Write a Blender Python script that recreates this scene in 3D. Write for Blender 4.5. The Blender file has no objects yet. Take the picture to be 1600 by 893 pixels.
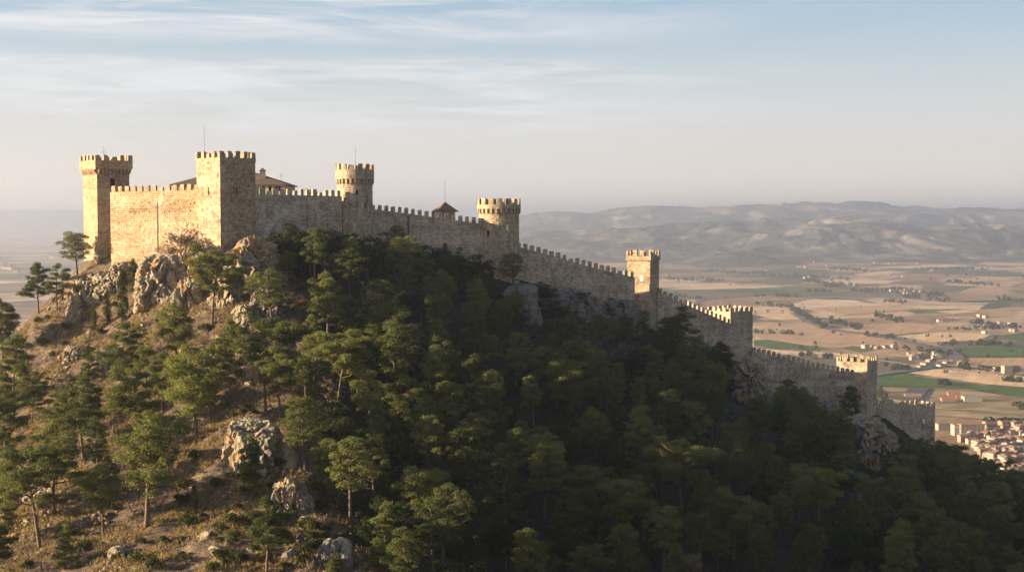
import bpy, bmesh, math, random
import numpy as np
from mathutils import Vector, Matrix

random.seed(7)
RNG = np.random.default_rng(11)
R = math.radians
SC = bpy.context.scene
COL = SC.collection

# ------------------------------------------------------------------ camera frame
CAMZ = 250.0          # the plain lies at z = 0, the camera hovers 250 m above it
FPX, CU, CV, HORIZ = 2200.0, 800.0, 446.5, 345.0
PITCH = math.atan((CV - HORIZ) / FPX)
FWD = np.array([0, math.cos(PITCH), -math.sin(PITCH)])
UPV = np.array([0, math.sin(PITCH), math.cos(PITCH)])


def ray(u, v):
    d = FWD + np.array([1.0, 0, 0]) * (u - CU) / FPX + UPV * (-(v - CV) / FPX)
    return d / d[1]


def P(u, v, d):
    """world point at distance d north of the camera"""
    q = ray(u, v) * d
    return Vector((q[0], q[1], q[2] + CAMZ))


def G(u, v, z=0.0):
    """point of the plain"""
    q = ray(u, v)
    t = (z - CAMZ) / q[2]
    return Vector((q[0] * t, q[1] * t, z))


def proj(p):
    q = np.array([p[0], p[1], p[2] - CAMZ])
    f = q @ FWD
    return CU + FPX * q[0] / f, CV - FPX * (q @ UPV) / f, q[1]


# ------------------------------------------------------------------ numpy noise
_perm = np.random.default_rng(3).permutation(256)
_perm = np.concatenate([_perm, _perm, _perm])
_g3 = np.random.default_rng(5).normal(size=(256, 3))
_g3 /= np.linalg.norm(_g3, axis=1)[:, None]


def pnoise(x, y, z=0.0):
    x, y, z = np.broadcast_arrays(np.asarray(x, float), np.asarray(y, float), np.asarray(z, float))
    xi, yi, zi = np.floor(x).astype(int), np.floor(y).astype(int), np.floor(z).astype(int)
    xf, yf, zf = x - xi, y - yi, z - zi
    fade = lambda t: t * t * t * (t * (t * 6 - 15) + 10)
    u, v, w = fade(xf), fade(yf), fade(zf)

    def g(dx, dy, dz):
        h = _perm[_perm[_perm[(xi + dx) & 255] + ((yi + dy) & 255)] + ((zi + dz) & 255)]
        gr = _g3[h]
        return gr[..., 0] * (xf - dx) + gr[..., 1] * (yf - dy) + gr[..., 2] * (zf - dz)

    L = lambda a, b, t: a + (b - a) * t
    return L(L(L(g(0, 0, 0), g(1, 0, 0), u), L(g(0, 1, 0), g(1, 1, 0), u), v),
             L(L(g(0, 0, 1), g(1, 0, 1), u), L(g(0, 1, 1), g(1, 1, 1), u), v), w) * 1.6


def fbm(x, y, z=0.0, octv=4, gain=.5):
    a, s, f = 1.0, 0.0, 1.0
    for _ in range(octv):
        s = s + a * pnoise(np.asarray(x) * f, np.asarray(y) * f, np.asarray(z) * f + 7.3 * f)
        a *= gain
        f *= 2.03
    return s


def ridged(x, y, z=0.0, octv=4):
    a, s, f = 1.0, 0.0, 1.0
    for _ in range(octv):
        s = s + a * (1 - np.abs(pnoise(np.asarray(x) * f, np.asarray(y) * f, np.asarray(z) * f + 3.1 * f)) * 2)
        a *= .5
        f *= 2.1
    return s / 1.9


def sstep(a, b, x):
    t = np.clip((np.asarray(x, float) - a) / (b - a), 0, 1)
    return t * t * (3 - 2 * t)


# ------------------------------------------------------------------ materials
def new_mat(name):
    m = bpy.data.materials.new(name)
    m.use_nodes = True
    nt = m.node_tree
    nt.nodes.clear()
    return m, nt


class N:
    """small node helper"""

    def __init__(self, nt):
        self.nt = nt

    def node(self, t, **kw):
        n = self.nt.nodes.new(t)
        for k, v in kw.items():
            if k.startswith('i_'):
                key = k[2:].replace('_', ' ')
                n.inputs[key].default_value = v
            else:
                setattr(n, k, v)
        return n

    def link(self, a, b):
        self.nt.links.new(a, b)

    def math(self, op, a, b=None, clamp=False):
        n = self.nt.nodes.new('ShaderNodeMath')
        n.operation = op
        n.use_clamp = clamp
        for i, q in enumerate((a, b)):
            if q is None:
                continue
            if isinstance(q, (int, float)):
                n.inputs[i].default_value = q
            else:
                self.link(q, n.inputs[i])
        return n.outputs[0]

    def vmath(self, op, a, b):
        n = self.nt.nodes.new('ShaderNodeVectorMath')
        n.operation = op
        for i, q in enumerate((a, b)):
            if isinstance(q, (tuple, list)):
                n.inputs[i].default_value = q
            else:
                self.link(q, n.inputs[i])
        return n.outputs[0]

    def noise(self, vec, scale, detail=4, rough=.55, dist=0.0):
        n = self.node('ShaderNodeTexNoise')
        n.inputs['Scale'].default_value = scale
        n.inputs['Detail'].default_value = detail
        n.inputs['Roughness'].default_value = rough
        n.inputs['Distortion'].default_value = dist
        if vec is not None:
            self.link(vec, n.inputs['Vector'])
        return n.outputs['Fac']

    def ramp(self, fac, stops, interp='LINEAR'):
        n = self.node('ShaderNodeValToRGB')
        cr = n.color_ramp
        cr.interpolation = interp
        while len(cr.elements) > 1:
            cr.elements.remove(cr.elements[-1])
        for i, (p, c) in enumerate(stops):
            e = cr.elements[0] if i == 0 else cr.elements.new(p)
            e.position = p
            if isinstance(c, (int, float)):
                c = (c, c, c)
            e.color = (c[0], c[1], c[2], 1)
        self.link(fac, n.inputs[0])
        return n.outputs[0]

    def mix(self, fac, a, b, mode='MIX'):
        n = self.node('ShaderNodeMix', data_type='RGBA', blend_type=mode)
        for q, i in ((fac, 0), (a, 6), (b, 7)):
            if isinstance(q, (int, float)):
                n.inputs[i].default_value = q
            elif isinstance(q, (tuple, list)):
                n.inputs[i].default_value = (q[0], q[1], q[2], 1)
            else:
                self.link(q, n.inputs[i])
        return n.outputs[2]

    def out_diffuse(self, col, bump=None, strength=.4, dist=.1, rough=.9, spec=.15):
        b = self.node('ShaderNodeBsdfPrincipled')
        b.inputs['Roughness'].default_value = rough
        b.inputs['Specular IOR Level'].default_value = spec
        if isinstance(col, tuple):
            b.inputs['Base Color'].default_value = (*col, 1)
        else:
            self.link(col, b.inputs['Base Color'])
        if bump is not None:
            bp = self.node('ShaderNodeBump')
            bp.inputs['Strength'].default_value = strength
            bp.inputs['Distance'].default_value = dist
            self.link(bump, bp.inputs['Height'])
            self.link(bp.outputs[0], b.inputs['Normal'])
        o = self.node('ShaderNodeOutputMaterial')
        self.link(b.outputs[0], o.inputs[0])


def mat_stone(name, c1, c2, c3, dark, seed=0.0, bw=1.25, bh=.58, streak=.65, redness=.5):
    m, nt = new_mat(name)
    n = N(nt)
    uv = n.node('ShaderNodeUVMap').outputs[0]
    uv = n.vmath('ADD', uv, (seed * 13.7, seed * 5.3, 0))
    br = n.node('ShaderNodeTexBrick')
    br.inputs['Scale'].default_value = 1.0
    br.inputs['Brick Width'].default_value = bw
    br.inputs['Row Height'].default_value = bh
    br.inputs['Mortar Size'].default_value = .045
    br.inputs['Color1'].default_value = (.70, .70, .70, 1)
    br.inputs['Color2'].default_value = (1.16, 1.16, 1.16, 1)
    br.inputs['Mortar'].default_value = (.5, .5, .5, 1)
    n.link(uv, br.inputs['Vector'])
    big = n.noise(uv, .11, 5, .6, .6)
    mid = n.noise(uv, .55, 6, .65, .3)
    fine = n.noise(uv, 3.2, 4, .7)
    base = n.mix(n.ramp(big, [(.36, 0), (.62, 1)]), c1, c2)
    base = n.mix(n.math('MULTIPLY', n.ramp(mid, [(.5, 0), (.66, 1)]), redness), base, c3)
    band = n.noise(n.vmath('MULTIPLY', uv, (.035, .23, 1)), 1.0, 4, .6, .4)
    base = n.mix(1.0, base, n.ramp(band, [(.32, .72), (.5, 1.0), (.68, 1.18)]), 'MULTIPLY')
    patch = n.noise(n.vmath('ADD', uv, (31, 17, 0)), .28, 5, .7, .5)
    base = n.mix(1.0, base, n.ramp(patch, [(.36, .66), (.46, 1.0), (.6, 1.0), (.7, 1.22)]), 'MULTIPLY')
    # rain streaks running down from the battlements
    sv = n.vmath('MULTIPLY', uv, (1.1, .07, 1))
    st = n.ramp(n.noise(sv, 1.0, 5, .7, .2), [(.5, 0), (.66, 1)])
    st = n.math('MULTIPLY', st, n.ramp(n.noise(uv, .16, 2), [(.38, 0), (.6, 1)]))
    base = n.mix(n.math('MULTIPLY', st, streak), base, dark)
    pock = n.mix(1.0, n.ramp(fine, [(.30, .35), (.43, 1), (.6, 1), (.75, 1.25)]), n.ramp(n.noise(uv, 1.25, 5, .75, .2), [(.34, .45), (.46, .95), (.68, 1.2)]), 'MULTIPLY')
    base = n.mix(1.0, base, pock, 'MULTIPLY')
    base = n.mix(.75, base, br.outputs['Color'], 'MULTIPLY')
    hgt = n.math('ADD', n.math('MULTIPLY', fine, .8), n.math('MULTIPLY', br.outputs['Fac'], -.6))
    hgt = n.math('ADD', hgt, mid)
    n.out_diffuse(base, hgt, .6, .22)
    return m


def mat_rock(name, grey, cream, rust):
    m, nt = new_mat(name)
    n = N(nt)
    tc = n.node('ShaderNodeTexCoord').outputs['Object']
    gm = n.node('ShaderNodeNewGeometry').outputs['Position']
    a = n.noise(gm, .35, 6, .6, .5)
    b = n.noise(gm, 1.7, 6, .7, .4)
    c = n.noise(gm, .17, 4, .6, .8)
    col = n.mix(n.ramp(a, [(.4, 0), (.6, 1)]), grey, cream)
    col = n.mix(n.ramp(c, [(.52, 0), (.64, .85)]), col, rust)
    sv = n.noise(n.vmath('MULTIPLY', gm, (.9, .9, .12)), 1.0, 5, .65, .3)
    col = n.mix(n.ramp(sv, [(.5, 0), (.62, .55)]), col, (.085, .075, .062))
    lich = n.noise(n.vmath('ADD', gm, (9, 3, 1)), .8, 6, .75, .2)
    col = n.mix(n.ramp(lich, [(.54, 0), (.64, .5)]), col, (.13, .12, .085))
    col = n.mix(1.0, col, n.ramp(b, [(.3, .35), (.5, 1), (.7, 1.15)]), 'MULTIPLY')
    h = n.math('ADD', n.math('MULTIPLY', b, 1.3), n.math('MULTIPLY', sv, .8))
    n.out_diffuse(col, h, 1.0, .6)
    return m


def mat_leaf(name, c_dark, c_light, trans=.3, var=.35):
    m, nt = new_mat(name)
    n = N(nt)
    pos = n.node('ShaderNodeNewGeometry').outputs['Position']
    oi = n.node('ShaderNodeObjectInfo').outputs['Random']
    f = n.noise(pos, .8, 3, .6)
    fac = n.math('ADD', n.math('MULTIPLY', f, .9), n.math('MULTIPLY', oi, var), True)
    col = n.ramp(fac, [(.25, c_dark), (.85, c_light)])
    d = n.node('ShaderNodeBsdfDiffuse')
    t = n.node('ShaderNodeBsdfTranslucent')
    n.link(col, d.inputs[0])
    n.link(n.mix(1.0, col, (1.2, 1.2, .6), 'MULTIPLY'), t.inputs[0])
    ms = n.node('ShaderNodeMixShader')
    ms.inputs[0].default_value = trans
    n.link(d.outputs[0], ms.inputs[1])
    n.link(t.outputs[0], ms.inputs[2])
    o = n.node('ShaderNodeOutputMaterial')
    n.link(ms.outputs[0], o.inputs[0])
    return m


def mat_plain(name, col, vary=.35, scale=2.0, rough=.9):
    m, nt = new_mat(name)
    n = N(nt)
    pos = n.node('ShaderNodeNewGeometry').outputs['Position']
    f = n.noise(pos, scale, 5, .65)
    c = n.mix(1.0, col, n.ramp(f, [(.3, 1 - vary), (.7, 1 + vary)]), 'MULTIPLY')
    n.out_diffuse(c, f, .3, .05, rough)
    return m


M = {}
CREAM, OCHRE, RED, DARK = (.51, .395, .265), (.41, .28, .16), (.32, .165, .085), (.16, .13, .10)
M['stone_a'] = mat_stone('stone warm', CREAM, OCHRE, RED, DARK, 0.0)
M['stone_b'] = mat_stone('stone keep', (.46, .37, .25), (.38, .28, .175), (.25, .12, .07), DARK, 1.0, redness=.85)
M['stone_c'] = mat_stone('stone grey', (.60, .495, .37), (.48, .385, .275), (.39, .25, .165), DARK, 2.0, redness=.55, streak=.85)
M['stone_d'] = mat_stone('stone round tower', (.51, .415, .295), (.41, .315, .21), (.33, .205, .13), DARK, 3.0, redness=.5)
M['rock'] = mat_rock('limestone', (.30, .265, .21), (.47, .38, .255), (.44, .25, .10))
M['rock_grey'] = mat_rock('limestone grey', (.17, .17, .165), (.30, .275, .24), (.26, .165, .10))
M['pine'] = mat_leaf('pine needles', (.015, .032, .020), (.172, .180, .066), .30, .4)
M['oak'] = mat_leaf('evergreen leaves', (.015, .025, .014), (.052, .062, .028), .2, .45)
M['cyp'] = mat_leaf('cypress leaves', (.022, .033, .013), (.085, .09, .032), .2)
M['twig'] = mat_plain('bare twigs', (.20, .15, .12), .3, 1.2)
M['rust_leaf'] = mat_leaf('withered leaves', (.10, .06, .028), (.19, .12, .05), .3)
M['bark'] = mat_plain('bark', (.125, .088, .066), .45, 3.0)
M['grass'] = mat_leaf('dry grass', (.15, .105, .055), (.34, .26, .14), .3)
M['dark'] = mat_plain('dark opening', (.012, .010, .009), .2)
M['pale'] = mat_plain('painted_daylight', (.8, .77, .7), .05)  # near-white colour stands in for bright light in three tower openings
M['metal'] = mat_plain('mast metal', (.16, .16, .16), .2, 2, .5)
M['tile'] = mat_plain('brown tiles', (.125, .09, .072), .4, 3.0)
M['wallc'] = mat_plain('cream render', (.50, .41, .30), .2, .8)

# ------------------------------------------------------------------ objects


def tag(o, label=None, cat=None, group=None, kind=None):
    if label:
        o['label'] = label
    if cat:
        o['category'] = cat
    if group:
        o['group'] = group
    if kind:
        o['kind'] = kind
    return o


def empty(name, loc, label=None, cat=None, group=None, rz=0.0):
    o = bpy.data.objects.new(name, None)
    o.empty_display_size = .5
    COL.objects.link(o)
    o.location = loc
    o.rotation_euler = (0, 0, rz)
    return tag(o, label, cat, group)


def link_mesh(name, me, mat=None, parent=None):
    o = bpy.data.objects.new(name, me)
    COL.objects.link(o)
    if mat is not None:
        me.materials.clear()
        me.materials.append(mat)
    if parent is not None:
        o.parent = parent
    return o


def mesh_np(name, verts, faces, smooth=False):
    """faces: (n,k) int array"""
    me = bpy.data.meshes.new(name)
    verts = np.asarray(verts, np.float32)
    faces = np.asarray(faces, np.int32)
    n, k = faces.shape
    me.vertices.add(len(verts))
    me.vertices.foreach_set('co', verts.ravel())
    me.loops.add(n * k)
    me.loops.foreach_set('vertex_index', faces.ravel())
    me.polygons.add(n)
    me.polygons.foreach_set('loop_start', np.arange(0, n * k, k, dtype=np.int32))
    me.polygons.foreach_set('loop_total', np.full(n, k, np.int32))
    if smooth:
        me.polygons.foreach_set('use_smooth', np.ones(n, bool))
    me.update(calc_edges=True)
    me.validate()
    return me


class MB:
    """collects polygons in world or local space, builds one mesh with masonry UVs"""

    def __init__(self):
        self.v, self.f = [], []

    def poly(self, pts):
        i = len(self.v)
        self.v += [tuple(p) for p in pts]
        self.f.append(tuple(range(i, i + len(pts))))

    def add(self, vs, fs):
        i = len(self.v)
        self.v += [tuple(p) for p in vs]
        self.f += [tuple(q + i for q in f) for f in fs]

    def prism(self, ring, z0, z1, top=1.0, cx=None):
        """closed ring (counter-clockwise xy) between z0 and z1 (numbers or lists)"""
        k = len(ring)
        z0 = [z0] * k if isinstance(z0, (int, float)) else z0
        z1 = [z1] * k if isinstance(z1, (int, float)) else z1
        c = cx or (sum(p[0] for p in ring) / k, sum(p[1] for p in ring) / k)
        lo = [(p[0], p[1], z0[i]) for i, p in enumerate(ring)]
        hi = [(c[0] + (p[0] - c[0]) * top, c[1] + (p[1] - c[1]) * top, z1[i]) for i, p in enumerate(ring)]
        fs = [(i, (i + 1) % k, k + (i + 1) % k, k + i) for i in range(k)]
        fs += [tuple(range(k - 1, -1, -1)), tuple(range(k, 2 * k))]
        self.add(lo + hi, fs)

    def box(self, c, ux, sx, sy, z0, z1, top=1.0):
        """box centred on c (xy) with unit axis ux"""
        ux = Vector((ux[0], ux[1])).normalized()
        uy = Vector((-ux.y, ux.x))
        c = Vector((c[0], c[1]))
        ring = [c - ux * sx / 2 - uy * sy / 2, c + ux * sx / 2 - uy * sy / 2, c + ux * sx / 2 + uy * sy / 2, c - ux * sx / 2 + uy * sy / 2]
        self.prism(ring, z0, z1, top)

    def tube(self, pts, rads, sides=6):
        pts = [Vector(p) for p in pts]
        rings = []
        for i, p in enumerate(pts):
            t = (pts[min(i + 1, len(pts) - 1)] - pts[max(i - 1, 0)]).normalized()
            a = t.cross(Vector((0.3, 1, .1)))
            if a.length < 1e-3:
                a = t.cross(Vector((1, 0, 0)))
            a.normalize()
            b = t.cross(a)
            rings.append([p + (a * math.cos(2 * math.pi * k / sides) + b * math.sin(2 * math.pi * k / sides)) * rads[i] for k in range(sides)])
        vs = [q for r in rings for q in r]
        fs = []
        for i in range(len(pts) - 1):
            for k in range(sides):
                fs.append((i * sides + k, i * sides + (k + 1) % sides, (i + 1) * sides + (k + 1) % sides, (i + 1) * sides + k))
        fs.append(tuple(range((len(pts) - 1) * sides, len(pts) * sides)))
        self.add(vs, fs)

    def mesh(self, name, origin=(0, 0, 0), smooth=False):
        o = Vector(origin)
        me = bpy.data.meshes.new(name)
        me.from_pydata([tuple(Vector(p) - o) for p in self.v], [], self.f)
        bm = bmesh.new()
        bm.from_mesh(me)
        bmesh.ops.recalc_face_normals(bm, faces=bm.faces)
        uvl = bm.loops.layers.uv.new('UVMap')
        for f in bm.faces:
            nn = f.normal
            if abs(nn.z) > .8:
                for l in f.loops:
                    q = l.vert.co + o
                    l[uvl].uv = (q.x, q.y)
            else:
                t = Vector((-nn.y, nn.x, 0)).normalized()
                for l in f.loops:
                    q = l.vert.co + o
                    l[uvl].uv = (q.dot(t), q.z)
            f.smooth = smooth
        bm.to_mesh(me)
        bm.free()
        return me

    def build(self, name, mat, parent=None, smooth=False):
        """geometry is given in world space; the parent's location is taken off"""
        org = parent.matrix_world.translation if parent is not None else Vector((0, 0, 0))
        if parent is not None:
            org = Vector(parent.location)
            q = parent.parent
            while q is not None:
                org = org + Vector(q.location)
                q = q.parent
        return link_mesh(name, self.mesh(name, org, smooth), mat, parent)


def cut(o, cutter_mb):
    """real recesses: subtract boxes from a mesh and keep only the result"""
    org = Vector(o.location)
    q = o.parent
    while q is not None:
        org = org + Vector(q.location)
        q = q.parent
    me = cutter_mb.mesh('c', org)
    c = bpy.data.objects.new('c', me)
    COL.objects.link(c)
    c.parent = o.parent
    md = o.modifiers.new('b', 'BOOLEAN')
    md.operation = 'DIFFERENCE'
    md.solver = 'EXACT'
    md.object = c
    bpy.context.view_layer.update()
    dg = bpy.context.evaluated_depsgraph_get()
    res = bpy.data.meshes.new_from_object(o.evaluated_get(dg))
    o.modifiers.clear()
    if len(res.polygons) < len(o.data.polygons):
        print('boolean failed', o.name)
        bpy.data.objects.remove(c)
        return
    mats = list(o.data.materials)
    o.data = res
    if not res.materials and mats:
        res.materials.append(mats[0])
    bpy.data.objects.remove(c)
# ------------------------------------------------------------------ light and air settings
HAZE_D = 9.8e-5
HAZE_COLOR = (.79, .85, .98, 1)
SKY_ROT = R(261)
SKY_STRENGTH = .05
SKY_MIX = .8
SKY_GAIN = 6.3
SKY_TINT = (1.0, .96, 1.04)
CLOUD_TINT = (.75, .75, .76)
SUN_STRENGTH = 5.0
SUN_COLOR = (1.0, .77, .49)
EXPOSURE = 1.92
# ------------------------------------------------------------------ terrain of the castle hill
CP = []


def cp(u, v, d, dz=0.0):
    q = P(u, v, d)
    CP.append((q.x, q.y, q.z - CAMZ + dz))


# foot of the walls and towers
for a in [(125, 405, 415), (150, 402, 408), (200, 400, 402), (250, 402, 394), (300, 396, 386), (345, 386, 376), (400, 376, 388),
          (460, 384, 398), (530, 392, 413), (555, 396, 415), (660, 414, 428), (780, 430, 434), (860, 455, 450), (930, 474, 464),
          (1000, 500, 476), (1080, 548, 496), (1155, 562, 508), (1190, 600, 518), (1260, 627, 528), (1350, 645, 536),
          (1400, 664, 552), (1445, 694, 562), (1475, 704, 566)]:
    cp(*a)
# the ground drops away quickly in front of the eastern walls
for (u, v, d, k) in [(470, 380, 398, .5), (560, 392, 411, .6), (660, 414, 424, .8), (780, 430, 428, .9), (870, 458, 447, 1), (940, 476, 462, 1), (1010, 502, 472, 1.1), (1080, 548, 490, 1.1), (1150, 562, 502, 1.3),
                     (1220, 612, 518, 1.1), (1290, 634, 526, 1.2), (1350, 646, 530, 1.3), (1400, 666, 546, 1.2), (1450, 694, 556, 1.2)]:
    q = P(u, v, d)
    nx, ny = .55, -.83
    for off, dz in ((9, -7.5), (20, -12.5), (34, -18)):
        CP.append((q.x + nx * off, q.y + ny * off, q.z - CAMZ + dz * k))
# crest of the spur running from the keep towards the camera
for a in [(395, 425, 368), (430, 470, 350), (420, 560, 312), (425, 640, 280), (450, 745, 245), (500, 850, 215), (540, 960, 190), (560, 1100, 165)]:
    cp(*a)
# sunny western flank
for a in [(110, 440, 405), (60, 490, 400), (20, 530, 395), (-80, 600, 390), (150, 480, 390), (240, 470, 375), (300, 450, 370), (200, 560, 355),
          (80, 600, 360), (0, 640, 345), (300, 560, 335), (150, 700, 300), (0, 760, 285), (300, 680, 290), (250, 800, 245), (100, 850, 240),
          (350, 800, 240), (350, 893, 212), (150, 960, 205), (-60, 900, 235), (370, 620, 298)]:
    cp(*a)
# shaded eastern bowl under the forest
CP += [(-25, 245, -52), (-5, 245, -61), (25, 245, -69), (60, 245, -77), (110, 245, -92),
       (-38, 310, -38), (-15, 310, -49), (20, 310, -58), (60, 310, -69), (110, 310, -85), (170, 310, -104),
       (-40, 352, -29), (-10, 352, -40), (30, 352, -52), (70, 352, -66), (120, 352, -83), (180, 352, -106),
       (20, 390, -43), (60, 390, -58), (110, 390, -79), (170, 390, -103),
       (120, 430, -78), (180, 430, -104), (150, 470, -92), (190, 470, -108), (200, 510, -112), (230, 530, -120),
       (-30, 200, -58), (0, 200, -66), (40, 200, -74), (80, 200, -83), (0, 160, -70), (-40, 160, -60), (60, 160, -80)]
# behind the walls and all round
CP += [(-100, 425, -4), (-75, 425, -3), (-60, 440, -4), (-25, 455, -9), (20, 490, -26), (60, 525, -44), (115, 555, -64),
       (-130, 450, -25), (-100, 480, -25), (-50, 500, -30), (0, 530, -45), (50, 570, -65), (110, 610, -88), (175, 620, -112),
       (-155, 430, -55), (-170, 390, -60), (-210, 440, -95), (-160, 520, -80), (-60, 580, -85), (40, 650, -115),
       (195, 580, -110), (215, 575, -118), (250, 575, -126), (260, 450, -130), (240, 350, -124), (280, 560, -138),
       (-150, 300, -76), (-250, 350, -112), (-130, 220, -75), (0, 60, -88), (0, -60, -125), (-150, 90, -102), (150, 90, -110),
       (-300, 250, -155), (-420, 480, -240), (330, 300, -150), (360, 460, -165), (460, 620, -258), (-200, 650, -165), (0, 760, -200),
       (-320, 720, -258), (220, 720, -190), (380, 760, -258), (100, 900, -262), (-150, 880, -262), (500, 200, -240), (-450, 150, -250),
       (0, -300, -230), (-300, -150, -230), (350, -150, -235), (600, 420, -270), (-620, 500, -275), (0, -520, -275), (550, -350, -275), (-550, -250, -275)]
CPA = np.array(CP, float)
_C2 = 14.0 ** 2


def _phi(dx, dy):
    return np.sqrt(dx * dx + dy * dy + _C2)


_n = len(CPA)
_A = _phi(CPA[:, None, 0] - CPA[None, :, 0], CPA[:, None, 1] - CPA[None, :, 1])
_A -= np.eye(_n) * 1.5
_Pm = np.c_[np.ones(_n), CPA[:, 0] / 100, CPA[:, 1] / 100]
_B = np.block([[_A, _Pm], [_Pm.T, np.zeros((3, 3))]])
_W = np.linalg.solve(_B, np.r_[CPA[:, 2], 0, 0, 0])


def height(x, y):
    """height of the hill (world z); x, y arrays"""
    x, y = np.broadcast_arrays(np.asarray(x, float), np.asarray(y, float))
    sh = x.shape
    xf, yf = x.ravel(), y.ravel()
    z = np.empty(len(xf))
    for i in range(0, len(xf), 40000):
        a, b = xf[i:i + 40000], yf[i:i + 40000]
        z[i:i + 40000] = _phi(a[:, None] - CPA[None, :, 0], b[:, None] - CPA[None, :, 1]) @ _W[:_n] + _W[_n] + _W[_n + 1] * a / 100 + _W[_n + 2] * b / 100
    z = z + 1.6 * fbm(xf / 26, yf / 26, 0, 3) + .75 * fbm(xf / 7, yf / 7, 2.2, 3) + .26 * fbm(xf / 1.9, yf / 1.9, 4.1, 2)
    return (z + CAMZ).reshape(sh)


# a cached grid for quick look-ups
GX, GY = np.arange(-180, 261, 1.0), np.arange(120, 640, 1.0)
GZ = height(GX[None, :], GY[:, None])


def hz(x, y):
    x, y = np.asarray(x, float), np.asarray(y, float)
    i = np.clip((x - GX[0]), 0, len(GX) - 1.001)
    j = np.clip((y - GY[0]), 0, len(GY) - 1.001)
    i0, j0 = i.astype(int), j.astype(int)
    fx, fy = i - i0, j - j0
    return (GZ[j0, i0] * (1 - fx) + GZ[j0, i0 + 1] * fx) * (1 - fy) + (GZ[j0 + 1, i0] * (1 - fx) + GZ[j0 + 1, i0 + 1] * fx) * fy


_T = np.arange(150, 600, .4)


def hit(u, v):
    """where the ray through the photo point meets the hill"""
    q = ray(u, v)
    z = CAMZ + q[2] * _T
    g = hz(q[0] * _T, _T)
    k = np.nonzero(g >= z)[0]
    k = k[0] if len(k) else len(_T) - 1
    return Vector((q[0] * _T[k], _T[k], float(g[k])))


def mat_hill():
    m, nt = new_mat('hill ground')
    n = N(nt)
    pos = n.node('ShaderNodeNewGeometry').outputs['Position']
    a = n.noise(pos, .10, 5, .6, .4)
    b = n.noise(pos, .55, 6, .7, .5)
    c = n.noise(pos, 2.6, 5, .75)
    d = n.noise(n.vmath('ADD', pos, (50, 30, 0)), .22, 6, .65, .6)
    col = n.mix(n.ramp(a, [(.38, 0), (.62, 1)]), (.165, .105, .07), (.21, .15, .09))
    col = n.mix(n.ramp(b, [(.42, 0), (.62, 1)]), col, (.095, .07, .052))
    col = n.mix(n.ramp(d, [(.54, 0), (.66, .7)]), col, (.27, .205, .125))
    stone = n.math('MULTIPLY', n.ramp(c, [(.54, 0), (.62, 1)]), n.ramp(d, [(.42, .2), (.58, 1)]))
    col = n.mix(stone, col, (.42, .37, .30))
    col = n.mix(1.0, col, n.ramp(n.noise(pos, 5.5, 4, .8), [(.3, .5), (.55, 1.05), (.75, 1.3)]), 'MULTIPLY')
    brush = n.noise(n.vmath('ADD', pos, (0, 70, 0)), .9, 6, .75, .3)
    col = n.mix(n.ramp(brush, [(.52, 0), (.60, .8)]), col, (.085, .07, .055))
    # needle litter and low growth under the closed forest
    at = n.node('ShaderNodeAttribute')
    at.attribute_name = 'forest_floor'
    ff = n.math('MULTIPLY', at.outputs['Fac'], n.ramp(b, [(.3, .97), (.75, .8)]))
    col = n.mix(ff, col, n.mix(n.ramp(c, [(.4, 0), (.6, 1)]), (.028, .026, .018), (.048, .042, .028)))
    h = n.math('ADD', n.math('MULTIPLY', b, 1.5), n.math('ADD', c, brush))
    n.out_diffuse(col, h, 1.0, .5)
    return m


def grid_mesh(name, xs, ys, zs, smooth=True):
    X, Y = np.meshgrid(xs, ys)
    v = np.c_[X.ravel(), Y.ravel(), zs.ravel()]
    ny, nx = len(ys), len(xs)
    i = (np.arange(ny - 1)[:, None] * nx + np.arange(nx - 1)[None, :]).ravel()
    return mesh_np(name, v, np.c_[i, i + 1, i + nx + 1, i + nx], smooth)


def spread(core0, core1, step, lo, hi, g=1.25):
    a = list(np.arange(core0, core1 + .01, step))
    s = step
    while a[-1] < hi:
        s *= g
        a.append(min(a[-1] + s, hi))
    s = step
    while a[0] > lo:
        s *= g
        a.insert(0, max(a[0] - s, lo))
    return np.array(a)


_xs, _ys = spread(-170, 250, 1.0, -650, 650), spread(150, 600, 1.0, -560, 950)
_hz = height(_xs[None, :], _ys[:, None])
_hm = grid_mesh('hill', _xs, _ys, _hz)
_HXX, _HYY = np.meshgrid(_xs, _ys)
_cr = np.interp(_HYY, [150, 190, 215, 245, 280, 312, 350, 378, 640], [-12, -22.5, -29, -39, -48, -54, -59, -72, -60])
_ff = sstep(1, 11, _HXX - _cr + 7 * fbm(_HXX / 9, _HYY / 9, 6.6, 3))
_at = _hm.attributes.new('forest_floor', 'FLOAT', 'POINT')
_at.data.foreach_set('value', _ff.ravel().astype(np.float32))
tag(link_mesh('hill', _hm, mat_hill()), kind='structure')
# ------------------------------------------------------------------ the plain, its fields and roads


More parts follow.
